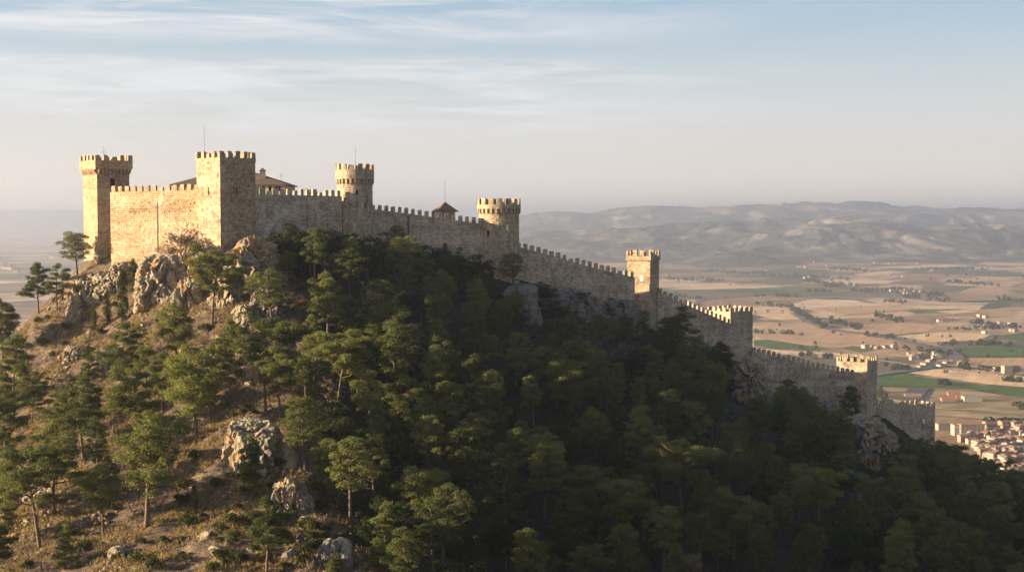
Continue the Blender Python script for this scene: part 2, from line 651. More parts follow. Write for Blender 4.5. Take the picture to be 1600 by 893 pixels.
def mat_farmland():
    m, nt = new_mat('farmland')
    n = N(nt)
    pos = n.node('ShaderNodeNewGeometry').outputs['Position']
    rot = n.node('ShaderNodeMapping')
    rot.inputs['Rotation'].default_value = (0, 0, .42)
    n.link(pos, rot.inputs['Vector'])
    warp = n.node('ShaderNodeTexNoise', i_Scale=.0022, i_Detail=3.0).outputs['Color']
    q = n.vmath('ADD', rot.outputs[0], n.vmath('MULTIPLY', warp, (160, 160, 0)))
    q = n.vmath('MULTIPLY', q, (1 / 270, 1 / 480, 0))
    vo = n.node('ShaderNodeTexVoronoi', distance='CHEBYCHEV')
    vo.inputs['Scale'].default_value = 1.0
    vo.inputs['Randomness'].default_value = .8
    n.link(q, vo.inputs['Vector'])
    ve = n.node('ShaderNodeTexVoronoi', feature='DISTANCE_TO_EDGE')
    ve.inputs['Scale'].default_value = 1.0
    ve.inputs['Randomness'].default_value = .8
    n.link(q, ve.inputs['Vector'])
    sp = n.node('ShaderNodeSeparateColor')
    n.link(vo.outputs['Color'], sp.inputs[0])
    col = n.ramp(sp.outputs[0], [(0, (.46, .325, .215)), (.18, (.30, .195, .13)), (.34, (.58, .435, .305)), (.46, (.17, .14, .10)),
                                 (.60, (.075, .105, .045)), (.70, (.39, .27, .175)), (.80, (.12, .125, .075)), (.90, (.53, .38, .24))], 'CONSTANT')
    # ploughing lines and soil patches inside the fields
    soil = n.noise(pos, .012, 6, .65, .4)
    col = n.mix(1.0, col, n.ramp(soil, [(.3, .72), (.7, 1.22)]), 'MULTIPLY')
    ln = n.noise(n.vmath('MULTIPLY', rot.outputs[0], (.12, .004, 0)), 1.0, 2)
    col = n.mix(.6, col, n.ramp(ln, [(.35, .8), (.65, 1.15)]), 'MULTIPLY')
    # scrub and groves between the fields
    sc = n.noise(pos, .0016, 5, .62, .5)
    sc2 = n.noise(n.vmath('MULTIPLY', pos, (1, .55, 1)), .011, 5, .7)
    smask = n.math('MULTIPLY', n.ramp(sc, [(.50, 0), (.60, .9)]), n.ramp(sc2, [(.38, .25), (.55, 1)]))
    col = n.mix(smask, col, n.mix(n.ramp(sc2, [(.45, 0), (.6, 1)]), (.15, .12, .085), (.055, .058, .036)))
    hedge = n.math('MULTIPLY', n.ramp(ve.outputs['Distance'], [(0, 1), (.03, 1), (.05, 0)]), n.ramp(n.noise(pos, .006, 4, .7), [(.5, 0), (.58, .9)]))
    col = n.mix(hedge, col, (.06, .062, .038))
    n.out_diffuse(col, sc2, .2, 3.0, 1.0, .0)
    return m


_px, _py = spread(-2000, 3000, 500, -17000, 17000, 1.3), spread(-2500, 9500, 500, -2900, 33000, 1.3)
tag(link_mesh('plain', grid_mesh('plain', _px, _py, np.zeros((len(_py), len(_px)))), mat_farmland()), kind='structure')


def mat_field(name, col, v=.2, sx=.10, sy=.004, rz=.4):
    m, nt = new_mat(name)
    n = N(nt)
    pos = n.node('ShaderNodeNewGeometry').outputs['Position']
    rot = n.node('ShaderNodeMapping')
    rot.inputs['Rotation'].default_value = (0, 0, rz)
    n.link(pos, rot.inputs['Vector'])
    ln = n.noise(n.vmath('MULTIPLY', rot.outputs[0], (sx, sy, 0)), 1.0, 3)
    pt = n.noise(pos, .02, 6, .65, .4)
    c = n.mix(1.0, col, n.ramp(ln, [(.3, 1 - v), (.7, 1 + v)]), 'MULTIPLY')
    c = n.mix(1.0, c, n.ramp(pt, [(.3, 1 - v), (.7, 1 + v)]), 'MULTIPLY')
    n.out_diffuse(c, None, rough=1.0, spec=0)
    return m


TAN, GREEN, BROWN = mat_field('stubble', (.60, .42, .255)), mat_field('green crop', (.075, .12, .042), .25), mat_field('ploughed soil', (.43, .28, .175))
SCRUBF = mat_field('rough pasture', (.27, .205, .125), .4, .02, .02)
GREEN2 = mat_field('young crop', (.12, .135, .06), .25)
FIELDS = [
    (BROWN, [(1182, 512), (1260, 507), (1400, 532), (1420, 545), (1380, 552), (1290, 540), (1185, 528)]),
    (GREEN, [(1178, 531), (1200, 530), (1288, 543), (1268, 548), (1178, 540)]),
    (GREEN2, [(1310, 543), (1335, 540), (1370, 547), (1345, 550)]),
    (TAN, [(1180, 543), (1240, 548), (1345, 553), (1375, 566), (1310, 560), (1200, 552)]),
    (TAN, [(1400, 525), (1470, 518), (1548, 523), (1530, 531), (1460, 534)]),
    (BROWN, [(1330, 508), (1420, 503), (1530, 516), (1460, 517), (1395, 523)]),
    (GREEN, [(1372, 584), (1415, 585), (1500, 596), (1545, 603), (1600, 606), (1660, 612), (1660, 634), (1600, 620), (1510, 606), (1440, 604), (1372, 602)]),
    (TAN, [(1420, 582), (1462, 576), (1540, 583), (1660, 592), (1660, 607), (1600, 604), (1545, 600)]),
    (SCRUBF, [(1372, 604), (1440, 606), (1510, 608), (1600, 622), (1660, 632), (1660, 662), (1500, 652), (1372, 640)]),
    (GREEN, [(1488, 543), (1560, 540), (1660, 538), (1660, 556), (1600, 557), (1512, 557)]),
    (BROWN, [(1512, 559), (1600, 558.5), (1660, 558), (1660, 578), (1590, 575), (1530, 571)]),
    (GREEN, [(1560, 524), (1600, 519), (1660, 518), (1660, 532), (1600, 535)]),
    (TAN, [(1036, 452), (1120, 446), (1190, 447), (1110, 452)]),
    (TAN, [(1330, 428), (1390, 423), (1420, 425), (1360, 430)]),
    (GREEN2, [(1180, 450), (1240, 447), (1330, 452), (1250, 455)]),
    (TAN, [(1180, 492), (1250, 487), (1300, 495), (1220, 500)]),
    (BROWN, [(1270, 480), (1400, 476), (1440, 482), (1320, 492)]),
    (GREEN2, [(1410, 484), (1500, 482), (1510, 487), (1430, 489)]),
    (TAN, [(1460, 486), (1500, 484), (1530, 487), (1490, 490)]),
    (TAN, [(1360, 417), (1480, 413), (1530, 415), (1420, 419)]),
]
for k, (mt, pl) in enumerate(FIELDS):
    z = .25 + .06 * k
    me = bpy.data.meshes.new('field')
    me.from_pydata([tuple(G(u, v, z)) for u, v in pl], [], [tuple(range(len(pl) - 1, -1, -1))])
    bm = bmesh.new()
    bm.from_mesh(me)
    bmesh.ops.recalc_face_normals(bm, faces=bm.faces)
    for f in bm.faces:
        if f.normal.z < 0:
            f.normal_flip()
    bm.to_mesh(me)
    bm.free()
    tag(link_mesh('field', me, mt), kind='structure')


def smooth_path(pts, n=8):
    out = []
    for i in range(len(pts) - 1):
        p0, p1, p2, p3 = (pts[max(i - 1, 0)], pts[i], pts[i + 1], pts[min(i + 2, len(pts) - 1)])
        for k in range(n):
            t = k / n
            out.append(.5 * ((2 * p1) + (p2 - p0) * t + (2 * p0 - 5 * p1 + 4 * p2 - p3) * t * t + (3 * p1 - p0 - 3 * p2 + p3) * t ** 3))
    return out + [pts[-1]]


def road(name, px, width, mt, z):
    pts = smooth_path([G(u, v, z) for u, v in px])
    vs, fs = [], []
    for i, p in enumerate(pts):
        t = (pts[min(i + 1, len(pts) - 1)] - pts[max(i - 1, 0)]).normalized()
        s = Vector((-t.y, t.x, 0)) * width / 2
        vs += [tuple(p + s), tuple(p - s)]
        if i:
            a = 2 * i
            fs.append((a - 2, a - 1, a + 1, a))
    me = bpy.data.meshes.new(name)
    me.from_pydata(vs, [], fs)
    tag(link_mesh(name, me, mt), kind='structure')


ASPH = mat_plain('asphalt', (.13, .125, .125), .15, .05)
TRACK = mat_plain('farm track', (.42, .34, .25), .15, .05)
R1 = [(1360, 586), (1375, 583), (1431, 576), (1473, 568), (1495, 559), (1484, 549), (1450, 540), (1409, 531), (1356, 521), (1300, 514), (1262, 500), (1240, 488)]
road('road', R1, 26, ASPH, 2.0)
road('road', [(1473, 569), (1520, 573), (1600, 583), (1680, 592)], 14, TRACK, 1.9)
road('road', [(1170, 556), (1260, 552), (1330, 557), (1400, 566), (1440, 574)], 9, TRACK, 1.8)
road('road', [(1380, 620), (1450, 636), (1530, 640), (1640, 648)], 7, TRACK, 1.7)
road('road', [(1180, 470), (1300, 464), (1460, 470), (1640, 462)], 22, TRACK, 1.6)

# ------------------------------------------------------------------ far hills
HILLS = None


def mat_hills():
    m, nt = new_mat('far hills')
    n = N(nt)
    pos = n.node('ShaderNodeNewGeometry').outputs['Position']
    a = n.noise(pos, .0030, 8, .68, .5)
    b = n.noise(pos, .012, 5, .7)
    col = n.mix(n.ramp(a, [(.50, 0), (.62, 1)]), (.052, .058, .046), (.25, .20, .155))
    c = n.noise(pos, .03, 5, .75)
    col = n.mix(n.ramp(c, [(.52, 0), (.6, .55)]), col, (.05, .055, .042))
    col = n.mix(1.0, col, n.ramp(b, [(.3, .6), (.7, 1.35)]), 'MULTIPLY')
    n.out_diffuse(col, b, .8, 25, 1.0, 0)
    return m


MH = mat_hills()


def hills(name, y0, y1, x0, x1, nx, ny, crest_px, dcrest, depth, rough, wl):
    xs, ys = np.linspace(x0, x1, nx), np.linspace(y0, y1, ny)
    X, Y = np.meshgrid(xs, ys)
    us = np.array([c[0] for c in crest_px], float)
    cz = np.array([(HORIZ - c[1]) / FPX * dcrest + CAMZ for c in crest_px])
    U = CU + FPX * X / dcrest
    crest = np.interp(U, us, cz)
    t = np.clip((Y - y0) / depth, 0, 1)
    prof = sstep(0, 1, t) ** .85
    back = 1 - .5 * sstep(y0 + depth * 1.1, y1, Y)
    wx, wy = X + 260 * pnoise(X / 900, Y / 900, 1.1), Y + 260 * pnoise(X / 900, Y / 900, 8.3)
    rd = ridged(wx / wl, wy / (wl * 1.9), 0.5, 6)
    sm = fbm(X / 1400, Y / 1400, 3.3, 3)
    mod = np.clip(1 + rough * (rd - .62) * (1.15 - .9 * prof) * 1.6 + .22 * sm * (1 - prof * .6), .05, 1.6)
    gul = ridged(wx / (wl * .32), wy / (wl * .75), 4.4, 4)
    mod = mod * (1 + .26 * (gul - .62) * (1.1 - .8 * prof))
    Z = crest * prof * back * mod + 12 * (rd - .5) * prof - 6 * (1 - sstep(0, .06, t))
    edge = sstep(0, .05, (X - x0) / (x1 - x0)) * sstep(0, .05, (x1 - X) / (x1 - x0))
    Z = np.minimum(Z * edge - 4 * (1 - edge), 465)
    tag(link_mesh(name, grid_mesh(name, xs, ys, Z), MH), kind='structure')


hills('hills', 8350, 12200, -1500, 8000, 520, 230, [(700, 372), (830, 366), (930, 360), (1050, 356), (1180, 350), (1270, 346), (1340, 345), (1400, 350), (1480, 352), (1560, 353), (1650, 356), (1900, 362)],
      10400, 2300, .8, 480)
hills('mountains', 12600, 18500, -2200, 9500, 460, 170, [(300, 343), (700, 345), (800, 341), (850, 333), (930, 329), (1000, 326), (1100, 323), (1190, 319), (1280, 321), (1360, 318), (1420, 323), (1500, 327), (1600, 329), (1700, 332)],
      15200, 2700, .5, 800)
hills('mountains', 24500, 31000, -14000, -2500, 260, 90, [(-300, 328), (0, 324), (60, 325), (130, 329), (250, 336), (500, 342)], 28000, 3200, .45, 1300)
# one lone cone of a hill in front of the range
_hx, _hy = np.linspace(900, 1750, 70), np.linspace(7700, 8700, 70)
_HX, _HY = np.meshgrid(_hx, _hy)
_rr = np.hypot((_HX - 1310) / 400, (_HY - 8200) / 430)
_zz = 88 * np.clip(1 - _rr, 0, 1) ** 1.15 * (1 + .5 * (ridged(_HX / 260, _HY / 260, 2.2, 4) - .6)) - 1.5 * (_rr > 1)
tag(link_mesh('hillock', grid_mesh('hillock', _hx, _hy, _zz), MH), kind='structure')

# ------------------------------------------------------------------ far groves and hedges: a mass nobody could count
GROVE = [(1240, 485, 1292, 512, 5), (1180, 520, 1250, 522, 2), (1255, 455, 1300, 456, 2.5), (1290, 447, 1312, 448, 2), (1400, 458, 1470, 462, 4), (1410, 462, 1490, 470, 5), (1370, 470, 1420, 473, 3),
         (1365, 492, 1405, 500, 5), (1300, 503, 1350, 515, 5), (1350, 523, 1400, 529, 3), (1460, 536, 1570, 540, 4), (1400, 545, 1480, 553, 4), (1520, 503, 1560, 512, 5), (1480, 515, 1600, 512, 3),
         (1560, 466, 1600, 472, 4), (1180, 462, 1260, 464, 2), (1040, 436, 1130, 440, 3), (1100, 424, 1200, 428, 3), (1200, 430, 1330, 436, 4), (1430, 420, 1540, 422, 2), (1260, 440, 1330, 446, 3),
         (1530, 535, 1580, 540, 2), (1570, 595, 1595, 597, 1), (1372, 612, 1392, 640, 5), (1540, 660, 1600, 664, 5), (1585, 664, 1600, 668, 4), (1470, 600, 1480, 602, 2), (1390, 578, 1420, 578, 1.5),
         (1500, 575, 1560, 580, 3), (1240, 555, 1300, 560, 3), (1590, 634, 1600, 640, 3), (1180, 475, 1240, 480, 3), (1050, 462, 1100, 468, 3), (1300, 420, 1360, 424, 3), (1480, 440, 1560, 446, 3), (1330, 455, 1420, 452, 2)]
_gc, _gs = [], []
for (u0, v0, u1, v1, w) in GROVE:
    a, b = G(u0, v0), G(u1, v1)
    ln = (b - a).length
    k = int(min(130, max(14, ln / 8)))
    for i in range(k):
        t = RNG.random()
        u, v = u0 + (u1 - u0) * t + RNG.normal() * 3, v0 + (v1 - v0) * t + RNG.normal() * w * .35
        q = G(u, v)
        _gc.append((q.x, q.y))
        _gs.append(RNG.uniform(2.2, 4.6) * (1 + q.y / 9000))
for _ in range(350):
    u, v = RNG.uniform(830, 1640), 400 + 190 * RNG.random() ** 1.3
    q = G(u, v)
    if pnoise(q.x / 500, q.y / 900, .7) > .08:
        _gc.append((q.x, q.y))
        _gs.append(RNG.uniform(1.5, 3.6) * (1 + q.y / 8000))
_gc, _gs = np.array(_gc), np.array(_gs)


def leaf_quads(c, nrm, size, asp, along=None):
    """quads at c facing roughly nrm; returns verts, faces"""
    k = len(c)
    nrm = nrm / (np.linalg.norm(nrm, axis=1)[:, None] + 1e-9)
    rt = RNG.normal(size=(k, 3)) if along is None else along
    t = rt - (rt * nrm).sum(1)[:, None] * nrm
    t /= np.linalg.norm(t, axis=1)[:, None] + 1e-9
    b = np.cross(nrm, t)
    L, W = (size / 2)[:, None] * t, (size * asp / 2)[:, None] * b
    v = np.stack([c - L - W * .5, c + L * .2 - W, c + L + W * .3, c - L * .1 + W], 1).reshape(-1, 3)
    return v, np.arange(4 * k).reshape(k, 4)


_k = 26
_d = RNG.normal(size=(len(_gc), _k, 3))
_d /= np.linalg.norm(_d, axis=2)[:, :, None]
_c = np.zeros((len(_gc), _k, 3))
_c[:, :, 0] = _gc[:, None, 0] + _d[:, :, 0] * _gs[:, None] * .9
_c[:, :, 1] = _gc[:, None, 1] + _d[:, :, 1] * _gs[:, None] * .9
_c[:, :, 2] = np.maximum(_gs[:, None] * (.85 + .85 * _d[:, :, 2]), .3)
_v, _f = leaf_quads(_c.reshape(-1, 3), (_d + RNG.normal(size=_d.shape) * .4).reshape(-1, 3), np.repeat(_gs, _k) * .95, .7)
tag(link_mesh('distant_groves', mesh_np('distant_groves', _v, _f), M['oak']), 'dark groves and hedgerows dotted over the hazy plain', 'trees', kind='stuff')
# ------------------------------------------------------------------ the castle


def uvec(a, b):
    return (Vector((b[0], b[1])) - Vector((a[0], a[1]))).normalized()


def merlon_mesh(name, w, t, h, org, ux, roof=.12):
    """one stone tooth, slightly irregular, with a weathered sloping cap; base at org"""
    mb = MB()
    hh = h * (random.uniform(.9, 1.05) if random.random() > .12 else random.uniform(.55, .85))
    ux = Vector((ux[0], ux[1])).normalized()
    uy = Vector((-ux.y, ux.x))
    ww, tt = w * random.uniform(.86, 1.08), t
    c = Vector((org[0], org[1]))
    ring = [c + ux * ww / 2 * a + uy * tt / 2 * b for a, b in ((-1, -1), (1, -1), (1, 1), (-1, 1))]
    mb.prism(ring, org[2], org[2] + hh - roof)
    top = [c + (r - c) * .97 for r in ring]
    k = random.uniform(-.09, .09)
    mb.prism(top, org[2] + hh - roof + .002, [org[2] + hh + k, org[2] + hh - k, org[2] + hh - k + .03, org[2] + hh + k], .74)
    return mb


CRENEL_W = []


def curtain(px, pitch, label, mat, name='curtain_wall', thick=2.6, mh=1.7, base=-25, seams=(), holes=(), inner=None):
    """wall whose crenel sills run along the listed photo points (u, v, distance)"""
    pts = [P(*q) for q in px]
    root = empty(name, (pts[0].x, pts[0].y, pts[0].z - 12), label, 'castle wall')
    body, par = MB(), MB()
    for a, b in zip(pts[:-1], pts[1:]):
        ux = uvec(a, b)
        uy = Vector((-ux.y, ux.x))
        A2, B2 = Vector((a.x, a.y)), Vector((b.x, b.y))
        if a is not pts[0]:
            A2 = A2 - ux * .02
        ring = [A2, B2, B2 + uy * thick, A2 + uy * thick]
        lo = min(a.z, b.z) + base
        body.prism(ring, lo, [a.z - 1.1, b.z - 1.1, b.z - 1.1, a.z - 1.1])
        # parapet stands on the outer edge
        r2 = [A2 - uy * .04, B2 - uy * .04, B2 + uy * .7, A2 + uy * .7]
        par.prism(r2, [a.z - 1.1, b.z - 1.1, b.z - 1.1, a.z - 1.1], [a.z, b.z, b.z, a.z])
    w = body.build('masonry', mat, root)
    ln_ = sum((Vector((b.x, b.y)) - Vector((a.x, a.y))).length for a, b in zip(pts[:-1], pts[1:]))
    if len(pts) == 2 or True:
        hr = random.Random(int(px[0][0]))
        holes, tries = list(holes), 0
        while tries < int(ln_ / 2.2):
            tries += 1
            h_ = (hr.uniform(.04, .96), -hr.choice((3.45, 5.65, 8.15)) + hr.uniform(-.1, .1), hr.uniform(.25, .42), hr.uniform(.3, .5))
            if all(abs(h_[0] - o_[0]) * ln_ > 1.2 or abs(h_[1] - o_[1]) > 1.6 for o_ in holes) and all(abs(h_[0] - k_ / (len(pts) - 1)) * ln_ > 1 for k_ in range(len(pts))):
                holes.append(h_)
    if holes:
        c = MB()
        for (s, dz, ww, hh) in holes:
            k = min(int(s * (len(pts) - 1)), len(pts) - 2)
            s = s * (len(pts) - 1) - k
            a, b = pts[k], pts[k + 1]
            ux = uvec(a, b)
            uy = Vector((-ux.y, ux.x))
            q = Vector((a.x, a.y)).lerp(Vector((b.x, b.y)), s)
            zt = a.z + (b.z - a.z) * s + dz
            c.box(q + uy * .1, ux, ww, 1.0, zt - hh, zt)
        cut(w, c)
    par.build('parapet', mat, root)
    # joints and rain pipes run down the face
    for (s, dz, h_, ww) in seams:
        a, b = pts[0], pts[-1]
        ux = uvec(a, b)
        uy = Vector((-ux.y, ux.x))
        q = Vector((a.x, a.y)).lerp(Vector((b.x, b.y)), s)
        zt = a.z + (b.z - a.z) * s + dz
        mb = MB()
        mb.box(q - uy * .02, ux, ww, .12, zt - h_, zt)
        mb.build('drain_channel', M['seam'], root)
    acc = 0.0
    for a, b in zip(pts[:-1], pts[1:]):
        ln = (Vector((b.x, b.y)) - Vector((a.x, a.y))).length
        ux = uvec(a, b)
        uy = Vector((-ux.y, ux.x))
        k = max(1, round(ln / pitch))
        for i in range(k):
            s = (i + .5) / k
            q = a.lerp(b, s)
            c = Vector((q.x, q.y)) + uy * .33
            slope = abs(b.z - a.z) / ln * pitch * .5
            mb = merlon_mesh('merlon', pitch * .56, .70, mh + slope * .3 + .15, (c.x, c.y, q.z - .15 - slope * .3), ux)
            mb.build('merlon', mat, root)
    return root


def tower_frame(ul, uc, ur, d):
    """square plan whose near corner shows at uc and whose sides end at ul and ur"""
    c = Vector((((uc - CU) / FPX) * d, d))
    best = None
    for i in range(5, 86):
        b = R(i)
        e1, e2 = Vector((math.cos(b), math.sin(b))), Vector((-math.sin(b), math.cos(b)))
        s = []
        for e, u in ((e1, ur), (e2, ul)):
            k = (u - CU) / FPX
            den = e.x - k * e.y
            s.append((k * c.y - c.x) / den if abs(den) > 1e-6 else 1e9)
        if s[0] <= 0 or s[1] <= 0:
            continue
        err = abs(math.log(s[0] / s[1]))
        if best is None or err < best[0]:
            best = (err, c, e1, e2, s[0], s[1])
    return best[1:]


def square_tower(label, uls, d, v_sill, v_base_extra, mat, n_m=5, mh=1.7, corbel=None, over=0.0, course=None, openings=(), group=None, drop=14):
    c, e1, e2, w1, w2 = tower_frame(*uls, d)
    zs = P(uls[1], v_sill, d).z
    zb = P(uls[1], v_base_extra, d).z - drop
    mid = c + e1 * w1 / 2 + e2 * w2 / 2
    root = empty('square_tower', (mid.x, mid.y, zb), label, 'tower', group)
    ring = [c, c + e1 * w1, c + e1 * w1 + e2 * w2, c + e2 * w2]
    body = MB()
    zbody = zs - (1.1 if not corbel else corbel[0])
    body.prism(ring, zb, zbody)
    w = body.build('masonry', mat, root)
    if openings:
        cu = MB()
        for (face, s, v, ww, hh, kind) in openings:
            e, o_, wid = (e1, -e2, w1) if face == 'r' else (e2, -e1, w2)
            q = c + e * wid * s
            zt = P(uls[1], v, d).z
            cu.box(q, e, ww, 1.6, zt - hh, zt)
        cut(w, cu)
        for (face, s, v, ww, hh, kind) in openings:
            e, o_, wid = (e1, -e2, w1) if face == 'r' else (e2, -e1, w2)
            q = c + e * wid * s - o_ * (.62 if kind != 'daylight_panel' else .06)
            zt = P(uls[1], v, d).z
            mb = MB()
            mb.box(q, e, ww - .01, .1, zt - hh + .005, zt - .005)
            mb.build({'slit': 'arrow_slit', 'door': 'doorway', 'daylight_panel': 'daylight_panel'}[kind], M['pale'] if kind == 'daylight_panel' else M['dark'], root)  # pale panels are added, their colour imitates light in the opening
    o = over
    oring = [c - e1 * o - e2 * o, c + e1 * (w1 + o) - e2 * o, c + e1 * (w1 + o) + e2 * (w2 + o), c - e1 * o + e2 * (w2 + o)]
    par = MB()
    # four parapet walls with a sunk roof terrace between them
    t = .75
    cc = [Vector(p) for p in oring]
    inn = [cc[0] + e1 * t + e2 * t, cc[1] - e1 * t + e2 * t, cc[2] - e1 * t - e2 * t, cc[3] + e1 * t - e2 * t]
    for i in range(4):
        j = (i + 1) % 4
        par.prism([cc[i], cc[j], inn[j], inn[i]], zbody, zs)
    pm = par.build('parapet', mat, root)
    fl = MB()
    fl.prism([p + (mid - p) * .02 for p in oring], zbody - .35 if corbel else zbody - .2, zbody + .05)
    fl.build('roof_terrace', mat, root)
    if course:
        cr = MB()
        o2 = o + .18
        cr.prism([c - e1 * o2 - e2 * o2, c + e1 * (w1 + o2) - e2 * o2, c + e1 * (w1 + o2) + e2 * (w2 + o2), c - e1 * o2 + e2 * (w2 + o2)], zbody - .35, zbody + .02)
        cr.build('string_course', mat, root)
    if corbel:
        n_c = corbel[1]
        for (e, base, wid, out) in ((e1, c, w1, -e2), (e2, c, w2, -e1), (e1, c + e2 * w2, w1, e2), (e2, c + e1 * w1, w2, e1)):
            for i in range(n_c):
                q = base + e * wid * (i + .5) / n_c
                mb = MB()
                ww = wid / n_c * .52
                a_, b_ = q - e * ww / 2, q + e * ww / 2
                mb.prism([a_, b_, b_ + out * o * .98, a_ + out * o * .98] if (b_ - a_).cross(out) > 0 else [b_, a_, a_ + out * o * .98, b_ + out * o * .98],
                         [zbody - 2.1, zbody - 2.1, zbody - .9, zbody - .9], zbody - .36)
                mb.build('corbel', mat, root)
    for (e, base, wid, inw) in ((e1, cc[0], w1 + 2 * o, e2), (e2, cc[0], w2 + 2 * o, e1), (e1, cc[3], w1 + 2 * o, -e2), (e2, cc[1], w2 + 2 * o, -e1)):
        pitch = wid / (n_m - .44)
        along_first = e is e1
        for i in range(n_m):
            # corner teeth belong to the first pair of sides
            if not along_first and i in (0, n_m - 1):
                continue
            s = pitch * (i + .28)
            q = base + e * s + inw * (t / 2)
            mb = merlon_mesh('merlon', pitch * .56, t * .98, mh, (q.x, q.y, zs - .01), e)
            mb.build('merlon', mat, root)
    return root, mid, zs, e1, e2


def ring_pts(c, r, n, ph=0.0):
    return [Vector((c[0] + r * math.cos(2 * math.pi * i / n + ph), c[1] + r * math.sin(2 * math.pi * i / n + ph))) for i in range(n)]


def round_tower(label, u, d, half_px, v_sill, v_corb, v_base, mat, n_m=14, over=.45, openings=(), mh=1.8, turret=None):
    c = Vector(((u - CU) / FPX * d, d))
    r = half_px / FPX * d
    zs, zc = P(u, v_sill, d).z, P(u, v_corb, d).z
    zb = P(u, v_base, d).z - 14
    root = empty('round_tower', (c.x, c.y, zb), label, 'tower')
    body = MB()
    ns = 40
    body.prism(ring_pts(c, r, ns), zb, zc)
    w = body.build('masonry', mat, root)
    if openings:
        cu = MB()
        spots = []
        for (uu, v, ww, hh, kind) in openings:
            sx = max(-.98, min(.98, (uu - u) / half_px))
            ang = math.asin(sx)
            o_ = Vector((math.sin(ang), -math.cos(ang)))
            e = Vector((o_.y, -o_.x))
            q = c + o_ * r
            zt = P(uu, v, d - r).z
            cu.box(q, e, ww, 1.6, zt - hh, zt)
            spots.append((q, o_, e, ww, hh, zt, kind))
        cut(w, cu)
        for (q, o_, e, ww, hh, zt, kind) in spots:
            mb = MB()
            mb.box(q - o_ * (.6 if kind != 'daylight_panel' else .15), e, ww - .01, .1, zt - hh + .005, zt - .005)
            mb.build('daylight_panel' if kind == 'daylight_panel' else 'arrow_slit', M['pale'] if kind == 'daylight_panel' else M['dark'], root)  # the pale panel paints light coming through the tower
    ro = r + over
    par = MB()
    ri = ro - .75
    A, B = ring_pts(c, ro, ns), ring_pts(c, ri, ns)
    k = ns
    vs = [(p.x, p.y, zc + .9) for p in A] + [(p.x, p.y, zs) for p in A] + [(p.x, p.y, zs) for p in B] + [(p.x, p.y, zc + .9) for p in B]
    fs = []
    for i in range(k):
        j = (i + 1) % k
        fs += [(i, j, k + j, k + i), (k + i, k + j, 2 * k + j, 2 * k + i), (2 * k + i, 2 * k + j, 3 * k + j, 3 * k + i), (3 * k + i, 3 * k + j, j, i)]
    par.add(vs, fs)
    par.build('parapet', mat, root)
    fl = MB()
    fl.prism(ring_pts(c, ri + .02, ns), zc + .002, zc + .95)
    fl.build('roof_terrace', mat, root)
    # arcade of corbels under the overhang
    nc = 26
    for i in range(nc):
        a = 2 * math.pi * i / nc
        o_ = Vector((math.cos(a), math.sin(a)))
        e = Vector((-o_.y, o_.x))
        ww = 2 * math.pi * r / nc * .46
        q = c + o_ * (r - .12)
        mb = MB()
        mb.prism([q - e * ww / 2, q + o_ * (over + .1) - e * ww / 2, q + o_ * (over + .1) + e * ww / 2, q + e * ww / 2], [zc - 1.1, zc - .1, zc - .1, zc - 1.1], zc + .898)
        mb.build('corbel', mat, root)
    for i in range(n_m):
        a0 = 2 * math.pi * (i + .1) / n_m
        da = 2 * math.pi / n_m * .56
        mb = MB()
        ring = [c + Vector((math.cos(a0 + da * s), math.sin(a0 + da * s))) * (ro - .004) for s in (0, .5, 1)] + [c + Vector((math.cos(a0 + da * s), math.sin(a0 + da * s))) * (ri + .02) for s in (1, .5, 0)]
        hh = mh * (random.uniform(.92, 1.04) if random.random() > .12 else .75)
        mb.prism(ring, zs - .01, zs + hh)
        mb.build('merlon', mat, root)
    return root, c, zs


def mast(name, q, h, label, cat, r=.07, parent=None, cross=False, knob=False):
    o = empty(name, q, label, cat)
    mb = MB()
    mb.tube([q, (q[0], q[1], q[2] + h)], [r, r * .55], 6)
    mb.build('pole', M['metal'], o)
    if cross:
        mb = MB()
        z = q[2] + h * .72
        mb.tube([(q[0] - .55, q[1], z), (q[0] + .55, q[1], z)], [.07, .07], 6)
        mb.build('crossbar', M['metal'], o)
        mb = MB()
        mb.add([(q[0] - .08, q[1], z - 1.5), (q[0] + .75, q[1] - .1, z - 1.3), (q[0] + .7, q[1] + .05, z - .7), (q[0] - .05, q[1] + .1, z - .6), (q[0] + .3, q[1] + .2, z - 1.0), (q[0] + .3, q[1] - .2, z - 1.0)],
               [(0, 1, 5), (1, 2, 5), (2, 3, 5), (3, 0, 5), (1, 0, 4), (2, 1, 4), (3, 2, 4), (0, 3, 4)])
        mb.build('vane', M['metal'], o)
    return o


M['seam'] = mat_plain('dark joint', (.10, .085, .07), .3)
# --- towers, west to east
tA, midA, zA, *_ = square_tower('slender square tower with a ring of corbels and a wind vane, west end', (131.5, 153, 203.5), 405, 250, 400, M['stone_a'], n_m=5, mh=1.55,
                                corbel=(2.2, 9), over=.75, openings=[('r', .48, 278, 1.5, 2.7, 'door')])
tK, midK, zK, *_ = square_tower('massive square keep standing forward on the rocks, one side sunlit', (308.5, 345, 400), 378, 245.5, 380, M['stone_b'], n_m=5, mh=1.75, over=.12,
                                openings=[('l', .50, 292, .6, 2.0, 'slit'), ('l', .5, 251.5, .6, .7, 'slit'), ('r', .48, 293.5, .6, 2.0, 'slit')])
tD1, cD1, zD1 = round_tower('round tower with an arcade of corbels and a bare mast, beside the keep', 555, 417, 27.6, 266, 285, 385, M['stone_d'],
                            openings=[(561, 297, .8, 1.3, 'slit'), (573, 316, .55, 1.9, 'slit')], mh=1.85)
tD2, cD2, zD2 = round_tower('wider round tower with a corbel ring in the middle of the wall line', 779.5, 438, 31.6, 320, 331, 420, M['stone_d'], n_m=15, over=.5,
                            openings=[(763, 360, 1.0, 1.7, 'slit'), (793, 351, .7, 1.8, 'daylight_panel')], mh=1.95)
